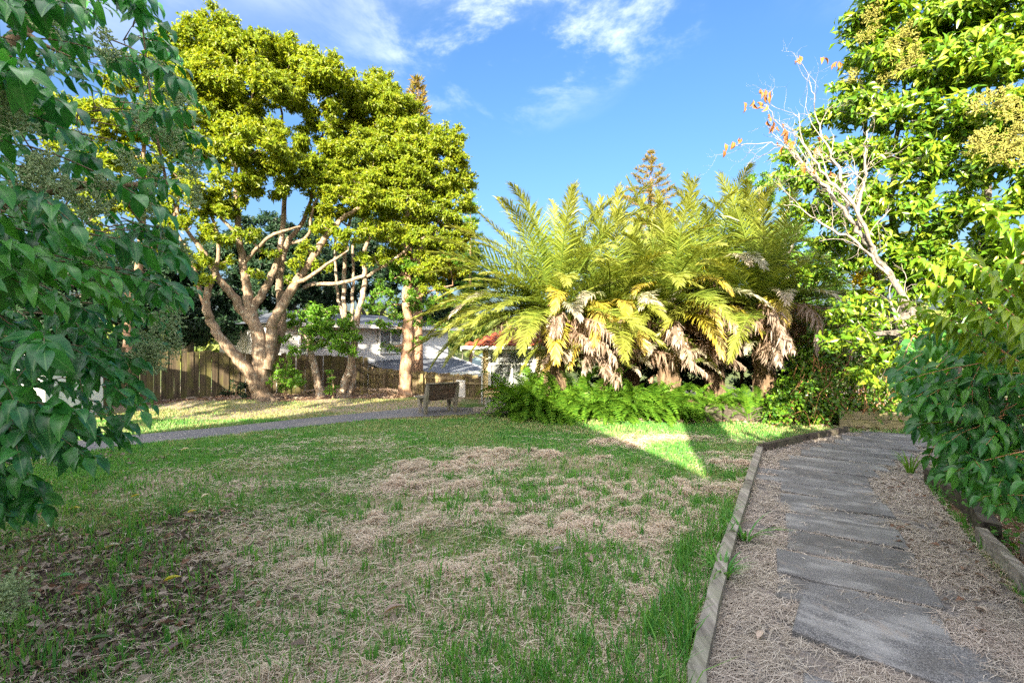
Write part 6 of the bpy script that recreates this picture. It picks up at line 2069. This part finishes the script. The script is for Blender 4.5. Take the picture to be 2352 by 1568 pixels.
# leaf litter under the dark tree, on the path side and under the fence trees
P_, S_ = [], []
x, y = scatter(30000, 1.4, 7.5, 1.4, 1.3)
g, mu, li = zones(x, y)
k = on_lawn(x, y) & (x < 0) & (rng.random(len(x)) < np.clip(.05 + 1.0 * sstep(.15, .75, li), 0, 1))
P_.append(np.stack([x[k], y[k]], 1)); S_.append(.025 + .075 * rng.random(k.sum()) ** 1.4)
x = rng.uniform(-10.5, -1.2, 5200); y = rng.uniform(11.4, 16.5, 5200); g, mu, li = zones(x, y); k = (mu > .5) & (rng.random(len(x)) < .9)
P_.append(np.stack([x[k], y[k]], 1)); S_.append(.07 + .07 * rng.random(k.sum()))
x = rng.uniform(2.5, 7.5, 5000); y = rng.uniform(2.0, 9.2, 5000)
dr = np.minimum(seg_dist(x, y, PATH_R), 9); k = (dr < .55) & (rng.random(len(x)) < .62 * np.exp(-dr * 2.2))
P_.append(np.stack([x[k], y[k]], 1)); S_.append(.04 + .05 * rng.random(k.sum()))
x = rng.uniform(2.0, 9, 4000); y = rng.uniform(8.2, 12.5, 4000); k = (y > far_edge(x) - .15)
P_.append(np.stack([x[k], y[k]], 1)); S_.append(.06 + .07 * rng.random(k.sum()))
XY = np.concatenate(P_); S = np.concatenate(S_); n = len(XY)
z = gh(XY[:, 0], XY[:, 1]) + .012 + .02 * rng.random(n) + .02 * in_poly(XY[:, 0], XY[:, 1], PATH_POLY)
a = rng.uniform(0, 6.28, n)
F = frames(np.stack([np.cos(a), np.sin(a), rng.normal(0, .22, n)], 1), norm(np.array((0, 0, 1.0)) + rng.normal(0, .35, (n, 3))))
v, f = stamp(*leaf_lo(.5, .16, .18), np.c_[XY, z], F, S)
MB().add(v, *f).obj('leaf_litter', M['litter'])['kind'] = 'stuff'

# low weeds along the right edge
x = rng.uniform(3.4, 6.5, 9000); y = rng.uniform(2.0, 6.0, 9000)
k = in_poly(x, y, RIGHT_BED) & (fbm(x * 1.6, y * 1.6, 5, 3) > .46)
x, y = x[k], y[k]; n = len(x)
u = unit(n); u[:, 2] = np.abs(u[:, 2]) * .5 + .1
v, f = stamp(*leaf_lo(.7, .05, .1), np.c_[x, y, hgt(x, y) + .03 + .13 * rng.random(n)], frames(u, norm(np.array((0, -.2, 1.0)) + rng.normal(0, .35, (n, 3)))), .030 + .03 * rng.random(n))
MB().add(v, *f).obj('ground_cover', M['weed'])['kind'] = 'stuff'

# single fallen leaves that stand out
def fallen(label, px, py, size, col, yaw, group=None, rough=.45):
    P = G(px, py); z = float(gh(P[0:1], P[1:2])[0]) + .035
    key = 'fl_%s' % (col,)
    if key not in M: M[key] = m_leaf('fallen leaf', [col, tuple(np.array(col) * .85)], .2, None, rough, .4, .2)
    me = MB().add(*[leaf_hi(.42, .16, .12, 6)[0]], *leaf_hi(.42, .16, .12, 6)[1]).mesh('fallen_leaf', M[key], True)
    o = put('fallen_leaf', me, None)
    o.location = (P[0], P[1], z); o.rotation_euler = (R(rng.uniform(4, 16)), R(rng.uniform(-14, 14)), R(yaw)); o.scale = (size,) * 3
    tag(o, label, 'leaf', 'fallen leaves on the lawn')


Y_ = (.55, .52, .02); T_ = (.50, .38, .26); B_ = (.12, .07, .06); GR_ = (.06, .30, .08); PK_ = (.40, .27, .23); PG_ = (.40, .52, .32)
fallen('bright yellow green fallen leaf lying alone on dark grass in the left foreground', 372, 1352, .12, Y_, -65)
fallen('green fallen leaf on the brown litter, left of the bright yellow one', 130, 1342, .11, GR_, -75)
fallen('dark green fallen leaf low in the left corner of the lawn', 195, 1495, .13, (.05, .14, .03), -70)
fallen('yellow fallen leaf on the brown litter below the hanging dark leaves', 160, 1182, .10, (.60, .50, .10), -80)
fallen('small yellow leaf beside a rust brown clump on the lawn', 428, 1190, .09, (.62, .45, .05), -55)
fallen('pale cream fallen leaf on dry grass left of the straw heaps', 462, 1150, .09, (.66, .55, .40), -40)
fallen('pale green fallen leaf at the edge of the brown litter', 102, 1220, .11, PG_, -120)
fallen('large pale tan fallen leaf curled on the brown litter', 240, 1270, .12, (.52, .50, .38), -80)
fallen('pinkish brown leaf standing up in the straw at the middle foreground', 1362, 1305, .13, PK_, 20)
fallen('grey brown curled leaf among the tufts in the foreground', 880, 1425, .14, (.33, .24, .21), -70)
fallen('dark brown fallen leaf on straw in the left foreground', 465, 1380, .11, B_, -60)
fallen('grey purple fallen leaf left of the tall grass tufts', 375, 1525, .12, (.22, .15, .15), -30)
fallen('cream fallen leaf on the short grass near the asphalt path', 415, 1042, .12, (.62, .50, .34), -60)
fallen('grey fallen leaf by the green tufts right of the middle', 1270, 1280, .10, (.26, .23, .24), -90)
fallen('pale dry leaf on the paved path near the lawn edging', 1740, 1475, .09, (.60, .48, .40), -50)
fallen('white pebble like leaf on the straw beside the path slabs', 1850, 1295, .05, (.65, .62, .58), 0)
fallen('yellow leaf on the grass between the dark leaves and the path', 300, 1152, .09, (.55, .45, .06), -70)

# heap of dead fronds under the trees
hp = thing('frond_heap', 'heap of dead brown palm fronds lying between the lichened stems and the straight trunk', 'debris heap', G(840, 912))
base = np.array(G(840, 912))
for i in range(16):
    o = bpy.data.objects.new('frond', DEAD[i % 5]); COL.objects.link(o); o.parent = hp
    o.location = (rng.normal(-.35, .5), rng.normal(.1, .2), .12 + .16 * rng.random()); s = rng.uniform(.45, .7)
    o.scale = (s, s, s * .38); o.rotation_euler = (rng.normal(0, .2), rng.uniform(-.1, .25), rng.uniform(-.5, .5) + (math.pi if i % 2 else 0))
m = MB()
for i in range(60):
    a = rng.uniform(0, 6.28); c = base + (rng.normal(-1.6, 1.3), rng.normal(.25, .3), .03); d = np.array((np.cos(a), np.sin(a) * .6, rng.normal(0, .1))) * rng.uniform(.2, .5)
    c[2] = float(hgt(c[0], c[1])) + .03
    m.tube([c, c + d * .5 + (0, 0, .02), c + d], [.012, .009, .004], 4, False)
o = m.obj('fallen_twigs', M['twig']); o['kind'] = 'stuff'
